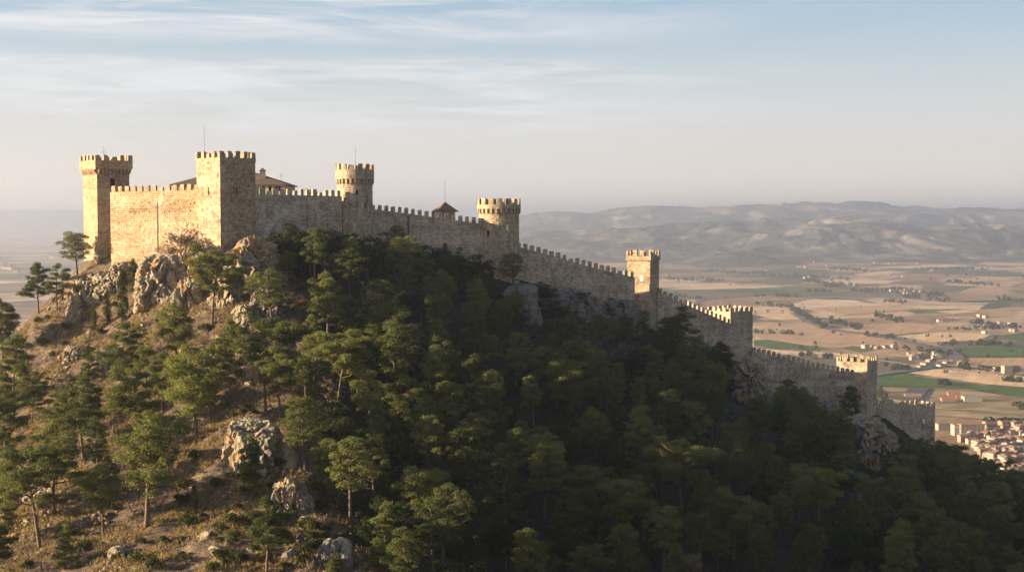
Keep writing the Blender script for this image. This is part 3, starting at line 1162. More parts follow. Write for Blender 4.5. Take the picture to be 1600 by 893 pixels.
tT3, midT3, zT3, *_ = square_tower('sunlit topped square tower with a small wind vane on the descending wall', (980, 1016, 1030), 477, 400, 495, M['stone_d'], n_m=4, mh=1.9, over=.3, course=True,
                                   openings=[('l', .38, 430.5, .8, 1.9, 'daylight_panel')])
tT4, midT4, zT4, *_ = square_tower('plain square tower above the cliff, its lit western parapet seen over the wall', (1106, 1142, 1177), 508, 487, 560, M['stone_c'], n_m=5, mh=1.5, over=.05,
                                   openings=[('r', .5, 514, .6, 2.2, 'slit')])
tT5, midT5, zT5, *_ = square_tower('square tower with ragged lit merlons low on the descending wall', (1309, 1357, 1373), 536, 566, 645, M['stone_c'], n_m=5, mh=1.6, over=.05, course=True,
                                   openings=[('l', .56, 598, .7, 2.2, 'slit')])
tT6, midT6, zT6, *_ = square_tower('lowest square tower with a bright window at the far end of the wall', (1409, 1437.5, 1464.5), 562, 638, 700, M['stone_c'], n_m=4, mh=2.0, over=.05,
                                   openings=[('r', .35, 655, 1.1, 1.9, 'daylight_panel')])
# --- curtain walls
curtain([(172, 300, 401), (312, 297, 386)], 2.42, 'sunlit golden curtain wall between the slender tower and the keep', M['stone_a'], seams=[(.535, -3.2, 14, .45)],
        holes=[(.08, -3.0, .3, .4), (.28, -3.2, .35, .4), (.36, -2.9, .3, .4), (.44, -2.9, .3, .5), (.60, -3.0, .3, .4), (.77, -2.6, .3, .5), (.94, -3.1, .35, .5), (.33, -5.8, .35, .4), (.67, -5.5, .35, .4), (.9, -5.4, .4, .5)])
curtain([(396, 303, 387), (534, 306.5, 412)], 2.33, 'shaded grey curtain wall between the keep and the first round tower', M['stone_c'])
curtain([(578, 326, 422), (640, 334, 428), (756, 350, 434)], 2.15, 'shaded curtain wall between the two round towers', M['stone_c'], seams=[(.33, -.6, 9, .6)])
curtain([(806, 384, 445), (927, 418, 463), (992, 433, 474)], 2.55, 'long shaded curtain wall sloping down from the second round tower', M['stone_c'])
curtain([(1028, 456, 482), (1061, 471, 488), (1142, 506, 506)], 2.35, 'steeply descending wall between the sunlit topped tower and the cliff tower', M['stone_c'])
curtain([(1175, 548, 512), (1267, 570, 526), (1336, 585, 535)], 2.45, 'lower curtain wall running down behind the leaning pine', M['stone_c'], holes=[(.62, -4.2, .6, .8), (.74, -4.4, .6, .9)])
curtain([(1368, 629, 545), (1406, 637, 553), (1440, 643, 561)], 2.2, 'last short wall reaching the lowest tower', M['stone_c'])

# --- masts and vanes
qa = P(150, 246, 405)
mast('wind_vane', (midA.x - .6, midA.y, zA - 2.2), 6.6, 'cross shaped wind vane on the slender western tower', 'wind vane', .09, cross=True)
kz = P(321, 198, 390).z
mast('flagpole', ((321 - CU) / FPX * 386, 386, zK - 1.3), kz - zK + 1.3, 'thin bare pole rising from the keep roof', 'flagpole', .08)
mast('flagpole', (cD1.x + .2, cD1.y, zD1 - 1.5), P(556, 228, 417).z - zD1 + 1.5, 'thin bare pole on the first round tower', 'flagpole', .08)
mast('wind_vane', ((988 - CU) / FPX * 481, 481, zT3 - 1.3), 4.6, 'small dark wind vane on the sunlit topped tower', 'wind vane', .07, cross=True)

# --- the palace behind the wall
dP = 428
root = None
zE, zR = P(440, 288, dP).z, P(360, 268, dP).z
x0, x1 = (266 - CU) / FPX * dP, (449 - CU) / FPX * dP
y0, y1 = dP, dP + 22
root = empty('palace', ((x0 + x1) / 2, (y0 + y1) / 2, zE - 14), 'palace with a brown hipped tile roof showing on both sides of the keep', 'building')
mb = MB()
mb.prism([Vector((x0 + .8, y0 + .8)), Vector((x1 - .8, y0 + .8)), Vector((x1 - .8, y1 - .8)), Vector((x0 + .8, y1 - .8))], zE - 14, zE)
w = mb.build('wall', M['wallc'], root)
cu, wins = MB(), []
for u in (432, 436.5, 412, 422, 285, 298):
    q = Vector(((u - CU) / FPX * dP, y0 + .8))
    zt = P(u, 290.5, dP).z
    cu.box(q, (1, 0), .75, .8, zt - 1.5, zt)
    wins.append((q, zt))
cut(w, cu)
for q, zt in wins:
    mb = MB()
    mb.box(q + Vector((0, .3)), (1, 0), .74, .06, zt - 1.495, zt - .005)
    mb.build('window', M['dark'], root)
mb = MB()
xr0, xr1, ym = x0 + 11, x1 - 11, (y0 + y1) / 2
mb.add([(x0, y0, zE), (x1, y0, zE), (x1, y1, zE), (x0, y1, zE), (xr0, ym, zR), (xr1, ym, zR), (x0, y0, zE - .25), (x1, y0, zE - .25), (x1, y1, zE - .25), (x0, y1, zE - .25)],
       [(0, 1, 5, 4), (1, 2, 5), (2, 3, 4, 5), (3, 0, 4), (6, 7, 1, 0), (7, 8, 2, 1), (8, 9, 3, 2), (9, 6, 0, 3), (9, 8, 7, 6)])
rf = mb.build('roof', M['tile'], root)
zl0, zl1 = P(406, 277, dP).z, P(406, 266, dP).z
ql = Vector(((406 - CU) / FPX * dP, dP + 6))
mb = MB()
mb.box(ql, (1, .15), 1.7, 1.7, zl0 - 2, zl1)
ln = mb.build('lantern', M['wallc'], rf)
mb = MB()
mb.box(ql, (1, .15), 2.3, 2.3, zl1 + .003, zl1 + .9, .12)
mb.build('lantern_cap', M['tile'], rf)
mb = MB()
qn = Vector(((434 - CU) / FPX * dP, dP + 7, P(434, 285, dP).z))
mb.tube([qn, qn + Vector((0, 0, 3))], [.05, .04], 5)
mb.tube([qn + Vector((-.4, 0, 2.6)), qn + Vector((.5, 0, 2.6))], [.04, .04], 4)
mb.tube([qn + Vector((-.3, 0, 2.1)), qn + Vector((.4, 0, 2.1))], [.04, .04], 4)
mb.build('antenna', M['metal'], rf)

# --- little pavilion with a pyramid roof
dV = 452
c = Vector(((695.5 - CU) / FPX * dV, dV))
zE, zT = P(695, 331, dV).z, P(695, 315.5, dV).z
root = empty('pavilion', (c.x, c.y, zE - 7), 'little pavilion with a pyramid tile roof behind the wall between the round towers', 'pavilion')
mb = MB()
mb.box(c, (1, .35), 5.2, 5.2, zE - 7, zE)
w = mb.build('wall', M['wallc'], root)
cu = MB()
ax = Vector((1, .35)).normalized()
ay = Vector((-ax.y, ax.x))
for s in (-1.3, 1.3):
    cu.box(c - ay * 2.6 + ax * s, ax, 1.3, 2.4, zE - 2.4, zE - .35)
    cu.box(c + ax * 2.6 + ay * s, ay, 1.3, 2.4, zE - 2.4, zE - .35)
cut(w, cu)
mb = MB()
mb.box(c, ax, 7.0, 7.0, zE + .002, zE + .25)
mb.build('eave', M['tile'], root)
mb = MB()
mb.box(c, ax, 6.9, 6.9, zE + .252, zT, .02)
mb.build('roof', M['tile'], root)
mb = MB()
mb.tube([(c.x, c.y, zT - .2), (c.x, c.y, P(695, 282, dV).z)], [.09, .05], 6)
mb.build('mast', M['metal'], root)
# ------------------------------------------------------------------ rocks


def rock_mesh(name, seed, sx, sy, sz, sub=5, fissure=.22):
    bm = bmesh.new()
    bmesh.ops.create_icosphere(bm, subdivisions=sub, radius=1)
    me = bpy.data.meshes.new(name)
    bm.to_mesh(me)
    bm.free()
    k = len(me.vertices)
    co = np.empty(k * 3, np.float32)
    me.vertices.foreach_get('co', co)
    d = co.reshape(-1, 3).astype(float)
    g = np.random.default_rng(seed)
    # blocky core: a rounded box cut by a few random planes
    box = 1 / (np.abs(d[:, 0]) ** 5 + np.abs(d[:, 1]) ** 5 + np.abs(d[:, 2]) ** 5) ** .2
    nrm = g.normal(size=(14, 3))
    nrm[:, 2] = np.abs(nrm[:, 2])
    nrm /= np.linalg.norm(nrm, axis=1)[:, None]
    off = g.uniform(.72, 1.1, 14)
    dt = d @ nrm.T
    r = np.min(np.where(dt > .08, off[None, :] / np.maximum(dt, .08), 9), axis=1)
    p = d * np.minimum(r, box)[:, None]
    s = seed * 3.7
    q = p * np.array([sx, sy, sz])
    amp = min(sx, sy, sz)
    # tall joints, ledges and grain in metres
    w1 = q + 1.1 * np.stack([pnoise(q[:, 0] * .3, q[:, 1] * .3, q[:, 2] * .3 + s + k_) for k_ in (0, 11, 23)], 1)
    fi = np.abs(pnoise(w1[:, 0] * .34 + s, w1[:, 1] * .34, w1[:, 2] * .10))
    fi2 = np.abs(pnoise(w1[:, 0] * .95 + s, w1[:, 1] * .95 + 9, w1[:, 2] * .3))
    blk = pnoise(np.floor(w1[:, 0] * .55 + s) * 1.7, np.floor(w1[:, 1] * .55) * 1.7, np.floor(w1[:, 2] * .32) * 1.7)
    led = np.abs(((w1[:, 2] * .42 + .4 * pnoise(w1[:, 0] * .2, w1[:, 1] * .2, s)) % 1) - .5) * 2
    gr = fbm(q[:, 0] * 1.5, q[:, 1] * 1.5 + s, q[:, 2] * 1.5, 4)
    disp = -fissure * 1.6 * amp * (1 - np.clip(fi / .13, 0, 1)) - .10 * amp * (1 - np.clip(fi2 / .16, 0, 1)) + .13 * amp * blk + .07 * min(amp, 4) * led + .10 * min(amp, 3) * gr
    hd = d * np.array([1, 1, .55])
    q = q + hd * disp[:, None]
    me.vertices.foreach_set('co', q.astype(np.float32).ravel())
    me.update()
    return me


# photo box of each outcrop (u0, v0, u1, v1), sink, depth factor, material, label
ROCKS = [
    (346, 366, 438, 462, .9, 'rock', 'big grey crag under the shaded side of the keep'),
    (300, 384, 354, 452, .7, 'rock', 'cream rock face just below the lit side of the keep'),
    (210, 398, 290, 476, .8, 'rock', 'fissured pale crag under the sunlit curtain wall'),
    (108, 420, 184, 474, .8, 'rock', 'orange tinted cliff below the slender western tower'),
    (104, 458, 132, 506, .8, 'rock', 'upright cream rock stack at the edge of the western slope'),
    (352, 644, 442, 744, .8, 'rock', 'great sunlit boulder with an orange hollow, midway down the spur'),
    (428, 694, 462, 734, .8, 'rock', 'small square topped boulder beside the great sunlit boulder'),
    (426, 744, 482, 812, .8, 'rock', 'lit rock face with a bare sapling before it, low on the spur'),
    (464, 806, 486, 830, .8, 'rock', 'little pale block at the foot of the low rock face'),
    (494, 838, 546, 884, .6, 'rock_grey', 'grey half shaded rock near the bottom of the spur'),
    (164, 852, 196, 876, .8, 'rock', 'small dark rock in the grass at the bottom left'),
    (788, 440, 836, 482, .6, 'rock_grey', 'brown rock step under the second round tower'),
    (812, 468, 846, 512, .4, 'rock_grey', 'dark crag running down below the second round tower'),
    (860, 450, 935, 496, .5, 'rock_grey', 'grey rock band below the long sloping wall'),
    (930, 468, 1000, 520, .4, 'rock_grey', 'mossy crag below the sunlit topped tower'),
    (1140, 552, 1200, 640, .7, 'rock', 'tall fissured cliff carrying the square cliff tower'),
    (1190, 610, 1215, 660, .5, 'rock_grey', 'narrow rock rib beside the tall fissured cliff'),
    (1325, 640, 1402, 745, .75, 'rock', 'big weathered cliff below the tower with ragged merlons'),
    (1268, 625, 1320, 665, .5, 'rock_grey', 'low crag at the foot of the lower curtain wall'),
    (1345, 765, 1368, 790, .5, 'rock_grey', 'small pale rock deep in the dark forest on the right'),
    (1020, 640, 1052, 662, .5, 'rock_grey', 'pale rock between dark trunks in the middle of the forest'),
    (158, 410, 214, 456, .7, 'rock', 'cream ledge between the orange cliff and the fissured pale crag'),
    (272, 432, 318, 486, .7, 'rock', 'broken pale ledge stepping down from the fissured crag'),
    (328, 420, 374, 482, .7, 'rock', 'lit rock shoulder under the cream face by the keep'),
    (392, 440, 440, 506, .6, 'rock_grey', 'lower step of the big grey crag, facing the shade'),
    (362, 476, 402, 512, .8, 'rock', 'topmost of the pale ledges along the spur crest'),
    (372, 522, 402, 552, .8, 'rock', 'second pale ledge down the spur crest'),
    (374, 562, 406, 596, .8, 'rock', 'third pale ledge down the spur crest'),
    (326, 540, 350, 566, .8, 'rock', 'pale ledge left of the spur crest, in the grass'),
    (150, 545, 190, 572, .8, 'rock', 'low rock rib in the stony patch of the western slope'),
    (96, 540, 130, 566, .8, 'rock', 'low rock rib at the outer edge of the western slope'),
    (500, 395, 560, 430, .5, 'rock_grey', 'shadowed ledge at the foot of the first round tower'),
]
ROCK_XY = []
for i, (u0, v0, u1, v1, fd, mt, lab) in enumerate(ROCKS):
    uc = (u0 + u1) / 2
    b = hit(uc, v1 - (v1 - v0) * .12)
    d = b.y
    w, h = (u1 - u0) / FPX * d, (v1 - v0) / FPX * d
    dep = max(w * fd, h * .6)
    top, bot = P(uc, v0 + (v1 - v0) * .12, d).z, P(uc, v1, d).z
    y = d + dep * .30
    zc = (top + bot) / 2 - h * .04
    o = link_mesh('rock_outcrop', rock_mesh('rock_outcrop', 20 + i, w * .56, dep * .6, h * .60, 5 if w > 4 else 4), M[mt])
    o.location = ((uc - CU) / FPX * y, y, zc)
    tag(o, lab, 'rock', 'rock outcrops on the castle hill')
    ROCK_XY.append((o.location.x, o.location.y, max(w, dep) * .55))

# boulders strewn over the sunny slope
protos = [rock_mesh('boulder', 90 + k, 1, .9, .75, 3, .1) for k in range(6)]
BOULD = [(345, 530), (352, 555), (300, 470), (205, 520), (190, 560), (160, 556), (118, 528), (110, 545), (95, 560), (70, 560), (330, 470), (260, 505), (230, 530), (390, 600), (396, 572), (380, 545), (372, 505), (345, 500),
         (290, 520), (285, 548), (235, 560), (250, 600), (60, 640), (150, 650), (280, 610), (320, 840), (340, 860), (300, 760), (270, 745), (430, 850), (450, 870), (395, 860), (150, 700), (380, 760), (340, 720), (70, 520), (140, 520), (215, 480), (105, 575), (125, 590)]
for i, (u, v) in enumerate(BOULD):
    q = hit(u, v)
    o = link_mesh('boulder', protos[i % 6], M['rock'])
    s = random.uniform(.5, 1.35)
    o.location = q + Vector((0, 0, .1 * s))
    o.scale = (s, s * random.uniform(.7, 1.2), s * random.uniform(.6, 1.1))
    o.rotation_euler = (random.uniform(-.3, .3), random.uniform(-.3, .3), random.uniform(0, 6))
    tag(o, 'small pale boulder lying on the grassy sunlit slope', 'boulder', 'small boulders on the sunlit slope')

# scree: countless stones
ux, vx = [], []
cand = 0
SC_P = []
while len(SC_P) < 6500 and cand < 60000:
    cand += 1
    x, y = RNG.uniform(-150, -20), RNG.uniform(200, 400)
    if pnoise(x / 16, y / 30, 5.5) + .5 * pnoise(x / 5, y / 5, 1.5) > .22:
        SC_P.append((x, y))
SC_P = np.array(SC_P)
_cube = np.array([[-1, -1, -1], [1, -1, -1], [1, 1, -1], [-1, 1, -1], [-1, -1, 1], [1, -1, 1], [1, 1, 1], [-1, 1, 1]], float)
_cf = np.array([[0, 3, 2, 1], [4, 5, 6, 7], [0, 1, 5, 4], [1, 2, 6, 5], [2, 3, 7, 6], [3, 0, 4, 7]])
_sv, _sf = [], []
_z = hz(SC_P[:, 0], SC_P[:, 1])
for i, (x, y) in enumerate(SC_P):
    s = RNG.uniform(.08, .42) * (1.6 if RNG.random() < .08 else 1)
    w = _cube * (1 + RNG.normal(size=(8, 3)) * .22) * s * np.array([1, .8, .6])
    a = RNG.uniform(0, 6.28)
    ca, sa = math.cos(a), math.sin(a)
    w = np.c_[w[:, 0] * ca - w[:, 1] * sa, w[:, 0] * sa + w[:, 1] * ca, w[:, 2]]
    _sv.append(w + np.array([x, y, _z[i] + .1 * s]))
    _sf.append(_cf + 8 * i)
tag(link_mesh('scree', mesh_np('scree', np.concatenate(_sv), np.concatenate(_sf)), M['rock']), 'loose pale stones scattered over the sunlit slope', 'stones', kind='stuff')
# ------------------------------------------------------------------ vegetation prototypes


def unit(a):
    return a / (np.linalg.norm(a, axis=-1)[..., None] + 1e-9)


def puff(c, r, k, size, asp, spiky=.38, shell=.6):
    """needle tufts on an uneven clump with centre c and radii r"""
    d = unit(RNG.normal(size=(k, 3)))
    d[:, 2] = np.where(d[:, 2] < -.35, -d[:, 2] * .6, d[:, 2])
    d = unit(d)
    rad = (shell + (1 - shell) * RNG.random(k) ** .6)
    lump = 1 + .28 * pnoise(d[:, 0] * 2.2 + c[0] * 3, d[:, 1] * 2.2 + c[1] * 3, d[:, 2] * 2.2 + c[2])
    p = c + d * rad[:, None] * lump[:, None] * r
    sz = size * RNG.uniform(.65, 1.3, k)
    spk = RNG.random(k) < spiky
    nrm = np.where(spk[:, None], np.cross(d, RNG.normal(size=(k, 3))), d + RNG.normal(size=(k, 3)) * .42)
    al = np.where(spk[:, None], d + np.array([0, 0, .35]), RNG.normal(size=(k, 3)))
    return leaf_quads(p, nrm, sz, asp, al)


class Quads:
    def __init__(self):
        self.v, self.f, self.n = [], [], 0

    def add(self, vf):
        v, f = vf
        self.v.append(v)
        self.f.append(f + self.n)
        self.n += len(v)

    def mesh(self, name):
        return mesh_np(name, np.concatenate(self.v), np.concatenate(self.f))


def pine_proto(seed, form):
    """returns (trunk mesh, crown mesh, height, crown radius)"""
    random.seed(seed)
    tr, cr = MB(), Quads()
    H = 12.0
    lean = Vector((random.uniform(-1, 1), random.uniform(-1, 1), 0)) * random.uniform(.2, 1.1)
    bend = random.uniform(-.8, .8)

    def axis(t):
        return Vector((lean.x * t * t + bend * .35 * math.sin(t * 4.2), lean.y * t * t + .3 * math.sin(t * 3 + seed), H * t))

    tt = [0, .08, .25, .42, .6, .78, .93]
    tr.tube([axis(t) - Vector((0, 0, 1.2 if t == 0 else 0)) for t in tt], [.30, .24, .20, .165, .12, .075, .03], 7)
    spec = {  # lowest limb, count, radius profile, tier flatness
        'round': (.36, 17, lambda t: 4.1 * math.sin(math.pi * min(1, max(.05, (t - .22) / .86))) ** .7, .72),
        'broad': (.46, 16, lambda t: 4.9 * (1 - ((t - .72) / .42) ** 2) ** .5 if abs(t - .72) < .41 else 1.0, .66),
        'tiers': (.30, 19, lambda t: 4.3 * (1.12 - t) ** .55 * (.75 + .5 * abs(math.sin(t * 11 + seed))), .58),
        'tall': (.26, 22, lambda t: 3.4 * math.sin(math.pi * min(1, max(.08, (t - .10) / .98))) ** .8, .75),
        'young': (.10, 22, lambda t: 3.2 * (1.04 - t) ** .75, .6),
        'wind': (.38, 15, lambda t: 3.9 * (1.2 - t) ** .5, .58),
    }[form]
    lo, nl, prof, flat = spec
    ang = random.uniform(0, 6)
    rmax = 0
    for i in range(nl):
        t = lo + (1.0 - lo) * (i + random.random() * .8) / nl
        t = min(t, .985)
        ang += 2.4 + random.uniform(-.6, .6)
        L = prof(t) * random.uniform(.68, 1.12)
        if form == 'wind':
            L *= 1.25 if math.cos(ang) > 0 else .65
        up = {'young': .25, 'tiers': .28, 'broad': .6, 'wind': .15}.get(form, .42) * random.uniform(.4, 1.4)
        a0 = axis(t * .94)
        dirv = Vector((math.cos(ang), math.sin(ang), up))
        tip = a0 + dirv * L
        midp = a0.lerp(tip, .5) + Vector((random.uniform(-.2, .2), random.uniform(-.2, .2), -.12 * L * random.random()))
        r0 = .045 + .016 * L
        tr.tube([a0, midp, tip], [r0, r0 * .65, r0 * .25], 4)
        rmax = max(rmax, L)
        nsub = max(2, int(L * 1.75) + (1 if random.random() < .6 else 0))
        for s in range(nsub):
            f = random.uniform(.42, 1.04)
            base = a0.lerp(midp, f * 2) if f < .5 else midp.lerp(tip, f * 2 - 1)
            off = Vector((random.gauss(0, .32), random.gauss(0, .32), random.uniform(-.05, .35))) * (.45 + .24 * L)
            c = base + off
            tr.tube([base, c], [.035, .018], 3)
            pr = random.choice((.5, .62, .75, .9, 1.1, 1.35)) * random.uniform(.9, 1.1) * (1.0 if t < .85 else .8)
            r = np.array([pr * 1.12, pr * 1.12, pr * flat * random.uniform(.85, 1.25)])
            cr.add(puff(np.array(c), r, int(330 * pr ** 1.6), .27, .36, .45, .42))
    for i in range(random.randint(2, 5)):      # dead lower limbs
        t = random.uniform(.14, lo + .1)
        a = random.uniform(0, 6.28)
        p0 = axis(t)
        L = random.uniform(.7, 2.2)
        p1 = p0 + Vector((math.cos(a) * L, math.sin(a) * L, random.uniform(-.3, .4)))
        tr.tube([p0, p0.lerp(p1, .5) + Vector((0, 0, .12)), p1], [.06, .045, .02], 4)
        tr.tube([p0.lerp(p1, .6), p1 + Vector((random.gauss(0, .4), random.gauss(0, .4), .35))], [.03, .012], 3)
    top = axis(.97)
    for s in range(3):
        cr.add(puff(np.array(top + Vector((random.gauss(0, .35), random.gauss(0, .35), random.uniform(-.3, .3)))), np.array([.75, .75, .8]), 130, .31, .34))
    return tr.mesh('trunk', smooth=True), cr.mesh('crown'), H, rmax


def dome_pine(seed, H=12.0, Rr=3.3, base=.34):
    """pine with a rounded, billowing crown on a forked stem"""
    random.seed(seed)
    tr, cr = MB(), Quads()
    lean = Vector((random.uniform(-.9, .9), random.uniform(-.9, .9), 0))
    ax = lambda t: Vector((lean.x * t * t, lean.y * t * t, H * t))
    tr.tube([ax(0) - Vector((0, 0, 1.2)), ax(.1), ax(.3), ax(.55), ax(.8)], [.30, .24, .19, .14, .06], 7)
    hc = H * (1 - base)
    k = random.randint(34, 46)
    lob = [(random.uniform(0, 6.28), random.uniform(.2, .95)) for _ in range(3)]
    for i in range(k):
        cz = (i + .5) / k                      # 0 at the skirt, 1 at the top
        a = i * 2.4 + random.uniform(-.4, .4)
        prof = math.sin(math.pi * (.13 + .87 * (1 - cz)) * .62) ** .75 if cz > .3 else .95 * (.55 + 1.5 * cz)
        rr = Rr * prof * random.uniform(.62, 1.05)
        for (la, lz) in lob:                   # a few bays in the outline
            if abs((a - la + math.pi) % 6.283 - math.pi) < .7 and abs(cz - lz) < .22:
                rr *= .55
        q = ax(.5 + .5 * cz)
        c = Vector((q.x + math.cos(a) * rr, q.y + math.sin(a) * rr, H * base + hc * (.06 + .88 * cz) + random.gauss(0, .22)))
        p0 = ax(max(.28, (c.z - rr * .55) / H))
        tr.tube([p0, p0.lerp(c, .6) + Vector((0, 0, -.15)), c], [.085, .055, .02], 4)
        pr = random.choice((.62, .8, .95, 1.15)) * random.uniform(.9, 1.1)
        cr.add(puff(np.array(c), np.array([pr, pr, pr * random.uniform(.72, .95)]), int(330 * pr ** 1.6), .27, .36, .42, .45))
    for i in range(3):
        t, a, L = random.uniform(.15, base), random.uniform(0, 6.28), random.uniform(.7, 2.0)
        p0 = ax(t)
        tr.tube([p0, p0 + Vector((math.cos(a) * L, math.sin(a) * L, random.uniform(-.2, .5)))], [.055, .018], 4)
    return tr.mesh('trunk', smooth=True), cr.mesh('crown'), H, Rr


def oak_proto(seed, H=7.0, Rr=3.6, puffs=46, leaf=.34, low=.12):
    random.seed(seed)
    tr, cr = MB(), Quads()
    tr.tube([(0, 0, -.8), (.1, 0, H * .2), (.2, .1, H * .55)], [.22, .17, .08], 6)
    for i in range(puffs):
        th, ph = random.uniform(0, 6.283), math.acos(random.uniform(-.5, 1))
        rr = random.uniform(.6, 1.0)
        c = Vector((math.sin(ph) * math.cos(th) * Rr * rr, math.sin(ph) * math.sin(th) * Rr * rr, H * (low + .5 * (1 - low)) + math.cos(ph) * H * .42 * rr))
        c *= 1 + .12 * random.gauss(0, 1)
        if i % 4 == 0:
            tr.tube([(.15, .05, H * .4), tuple(c)], [.06, .02], 3)
        pr = random.uniform(.65, 1.15) * Rr / 3.4
        cr.add(puff(np.array(c), np.array([pr, pr, pr * .8]), int(110 * max(.5, pr)), leaf, .55, .3))
    return tr.mesh('trunk', smooth=True), cr.mesh('crown'), H, Rr


def shrub_proto(seed, Rr=1.2):
    random.seed(seed)
    cr, tr = Quads(), MB()
    for i in range(5):
        a = i * 1.3 + random.random()
        tr.tube([(0, 0, -.3), (math.cos(a) * .3 * Rr, math.sin(a) * .3 * Rr, .5 * Rr)], [.05, .02], 3)
    for i in range(11):
        a, rr = random.uniform(0, 6.28), random.uniform(0, .75) * Rr
        c = np.array([math.cos(a) * rr, math.sin(a) * rr, Rr * random.uniform(.3, .85)])
        pr = random.uniform(.35, .6) * Rr
        cr.add(puff(c, np.array([pr, pr, pr * .85]), 70, .26, .5, .4))
    return tr.mesh('stem', smooth=True), cr.mesh('foliage'), Rr * 1.35, Rr


def cypress_proto(seed, H=8.0, Rr=1.25):
    random.seed(seed)
    cr, tr = Quads(), MB()
    tr.tube([(0, 0, -.6), (0, 0, H * .8)], [.16, .05], 5)
    for i in range(60):
        t = (i + random.random()) / 60
        rr = Rr * (math.sin(math.pi * min(1, (t + .12) / 1.12)) ** .6) * random.uniform(.45, .95)
        a = random.uniform(0, 6.28)
        c = np.array([math.cos(a) * rr * .75, math.sin(a) * rr * .75, H * (.06 + .92 * t)])
        pr = .42 * Rr * random.uniform(.7, 1.1)
        cr.add(puff(c, np.array([pr, pr, pr * 1.9]), 48, .30, .4, .6))
    return tr.mesh('trunk', smooth=True), cr.mesh('crown'), H, Rr


def fir_proto(seed, H=9.0, Rr=3.0):
    random.seed(seed)
    cr, tr = Quads(), MB()
    tr.tube([(0, 0, -.6), (0, 0, H * .97)], [.2, .03], 6)
    for i in range(44):
        t = .08 + .9 * (i + random.random() * .6) / 44
        a = i * 2.4
        L = Rr * (1.02 - t) ** .85 * random.uniform(.8, 1.1)
        z = H * t
        for s in np.linspace(.3, 1, max(2, int(L * 1.9))):
            c = np.array([math.cos(a) * L * s, math.sin(a) * L * s, z - .22 * L * s + .15])
            cr.add(puff(c, np.array([.48, .48, .22]), 34, .34, .35, .6))
    return tr.mesh('trunk', smooth=True), cr.mesh('crown'), H, Rr


def bare_proto(seed, H=6.5, spread_=1.0, stems=1):
    random.seed(seed)
    tr, tw = MB(), MB()

    def grow(p, d, L, r, lvl, dst):
        n_ = 2
        r = max(r, .035 * H / 6.5)
        pts, q = [p], p
        for i in range(n_):
            d = (d + Vector((random.gauss(0, .18), random.gauss(0, .18), random.gauss(.05, .1)))).normalized()
            q = q + d * L / n_
            pts.append(q)
        dst.tube(pts, [r, r * .8, r * .62], 5 if lvl < 2 else 3)
        if lvl >= 5:
            return
        for i in range(3 if lvl < 4 else 4):
            nd = (d + Vector((random.gauss(0, .55 * spread_), random.gauss(0, .55 * spread_), random.gauss(.06, .3)))).normalized()
            grow(q if i else pts[1].lerp(q, random.random()), nd, L * random.uniform(.6, .85), r * .6, lvl + 1, tr if lvl < 1 else tw)

    for s in range(stems):
        d = Vector((random.gauss(0, .35 * (stems > 1)), random.gauss(0, .35 * (stems > 1)), 1)).normalized()
        grow(Vector((random.gauss(0, .2) * (stems > 1), random.gauss(0, .2) * (stems > 1), -.3)), d, H * .3, .02 * H, 0 if stems == 1 else 1, tr)
    return tr.mesh('trunk', smooth=True), tw.mesh('branches', smooth=True), H, H * .45


PINES = []
for k, form in enumerate(['round', 'broad', 'tiers', 'tall', 'round', 'broad', 'tiers', 'tall', 'young', 'wind', 'round', 'tiers', 'broad', 'round', 'tall', 'wind', 'tiers', 'young']):
    PINES.append((form, pine_proto(100 + k, form)))
for k in range(8):
    PINES.append(('dome', dome_pine(150 + k, 12.0, (2.7, 3.2, 3.7, 3.0)[k % 4], (.30, .38, .34, .24)[(k + k // 4) % 4])))
OAKS = [oak_proto(200 + k) for k in range(4)]
SHRUBS = [shrub_proto(300 + k) for k in range(4)]
CYPS = [cypress_proto(400 + k) for k in range(3)]
FIR = fir_proto(500)
BARES = [bare_proto(600 + k, 6.5, 1.0, 1 if k % 2 == 0 else 3) for k in range(4)]
BUSH_BARE = [bare_proto(650 + k, 3.4, 1.15, 5) for k in range(2)]
VEG = []          # every plant: dict with its root, kind and place


def crown_mat(name):
    return {'pine_tree': M['pine'], 'evergreen_oak': M['oak'], 'shrub': M['cyp'], 'cypress': M['cyp'], 'fir_tree': M['oak'], 'bare_tree': M['twig'], 'bare_bush': M['twig'], 'withered_tree': M['rust_leaf']}[name]


_cache = {}


def plant(kind, proto, q, s, rz=None, sq=1.0, **kw):
    """one plant: an empty at its foot with its trunk and its crown (copies share the meshes)"""
    q = Vector(q)
    names = ('stem', 'foliage') if kind == 'shrub' else ('trunk', 'branches') if kind in ('bare_tree', 'bare_bush') else ('trunk', 'crown')
    key = (kind, id(proto))
    if key not in _cache:
        root = empty(kind, q)
        me_t, me_c = proto[0], proto[1]
        if kind == 'withered_tree':
            me_t, me_c = me_t.copy(), me_c.copy()
        a = link_mesh(names[0], me_t, M['bark'], root)
        b = link_mesh(names[1], me_c, crown_mat(kind), root)
        _cache[key] = (root, [a, b])
    else:
        src, ch = _cache[key]
        root = src.copy()
        COL.objects.link(root)
        for c in ch:
            d = c.copy()
            COL.objects.link(d)
            d.parent = root
    root.location = q
    root.rotation_euler = (random.gauss(0, .04), random.gauss(0, .04), random.uniform(0, 6.28) if rz is None else rz)
    root.scale = (s * sq, s * sq * random.uniform(.92, 1.08), s)
    VEG.append(dict(root=root, kind=kind, q=q, s=s, h=proto[2] * s, r=proto[3] * s * sq, lab=kw.get('lab'), form=kw.get('form', ''), hero=kw.get('hero', False)))
    return root


random.seed(21)
byform = {}
for f, p in PINES:
    byform.setdefault(f, []).append(p)

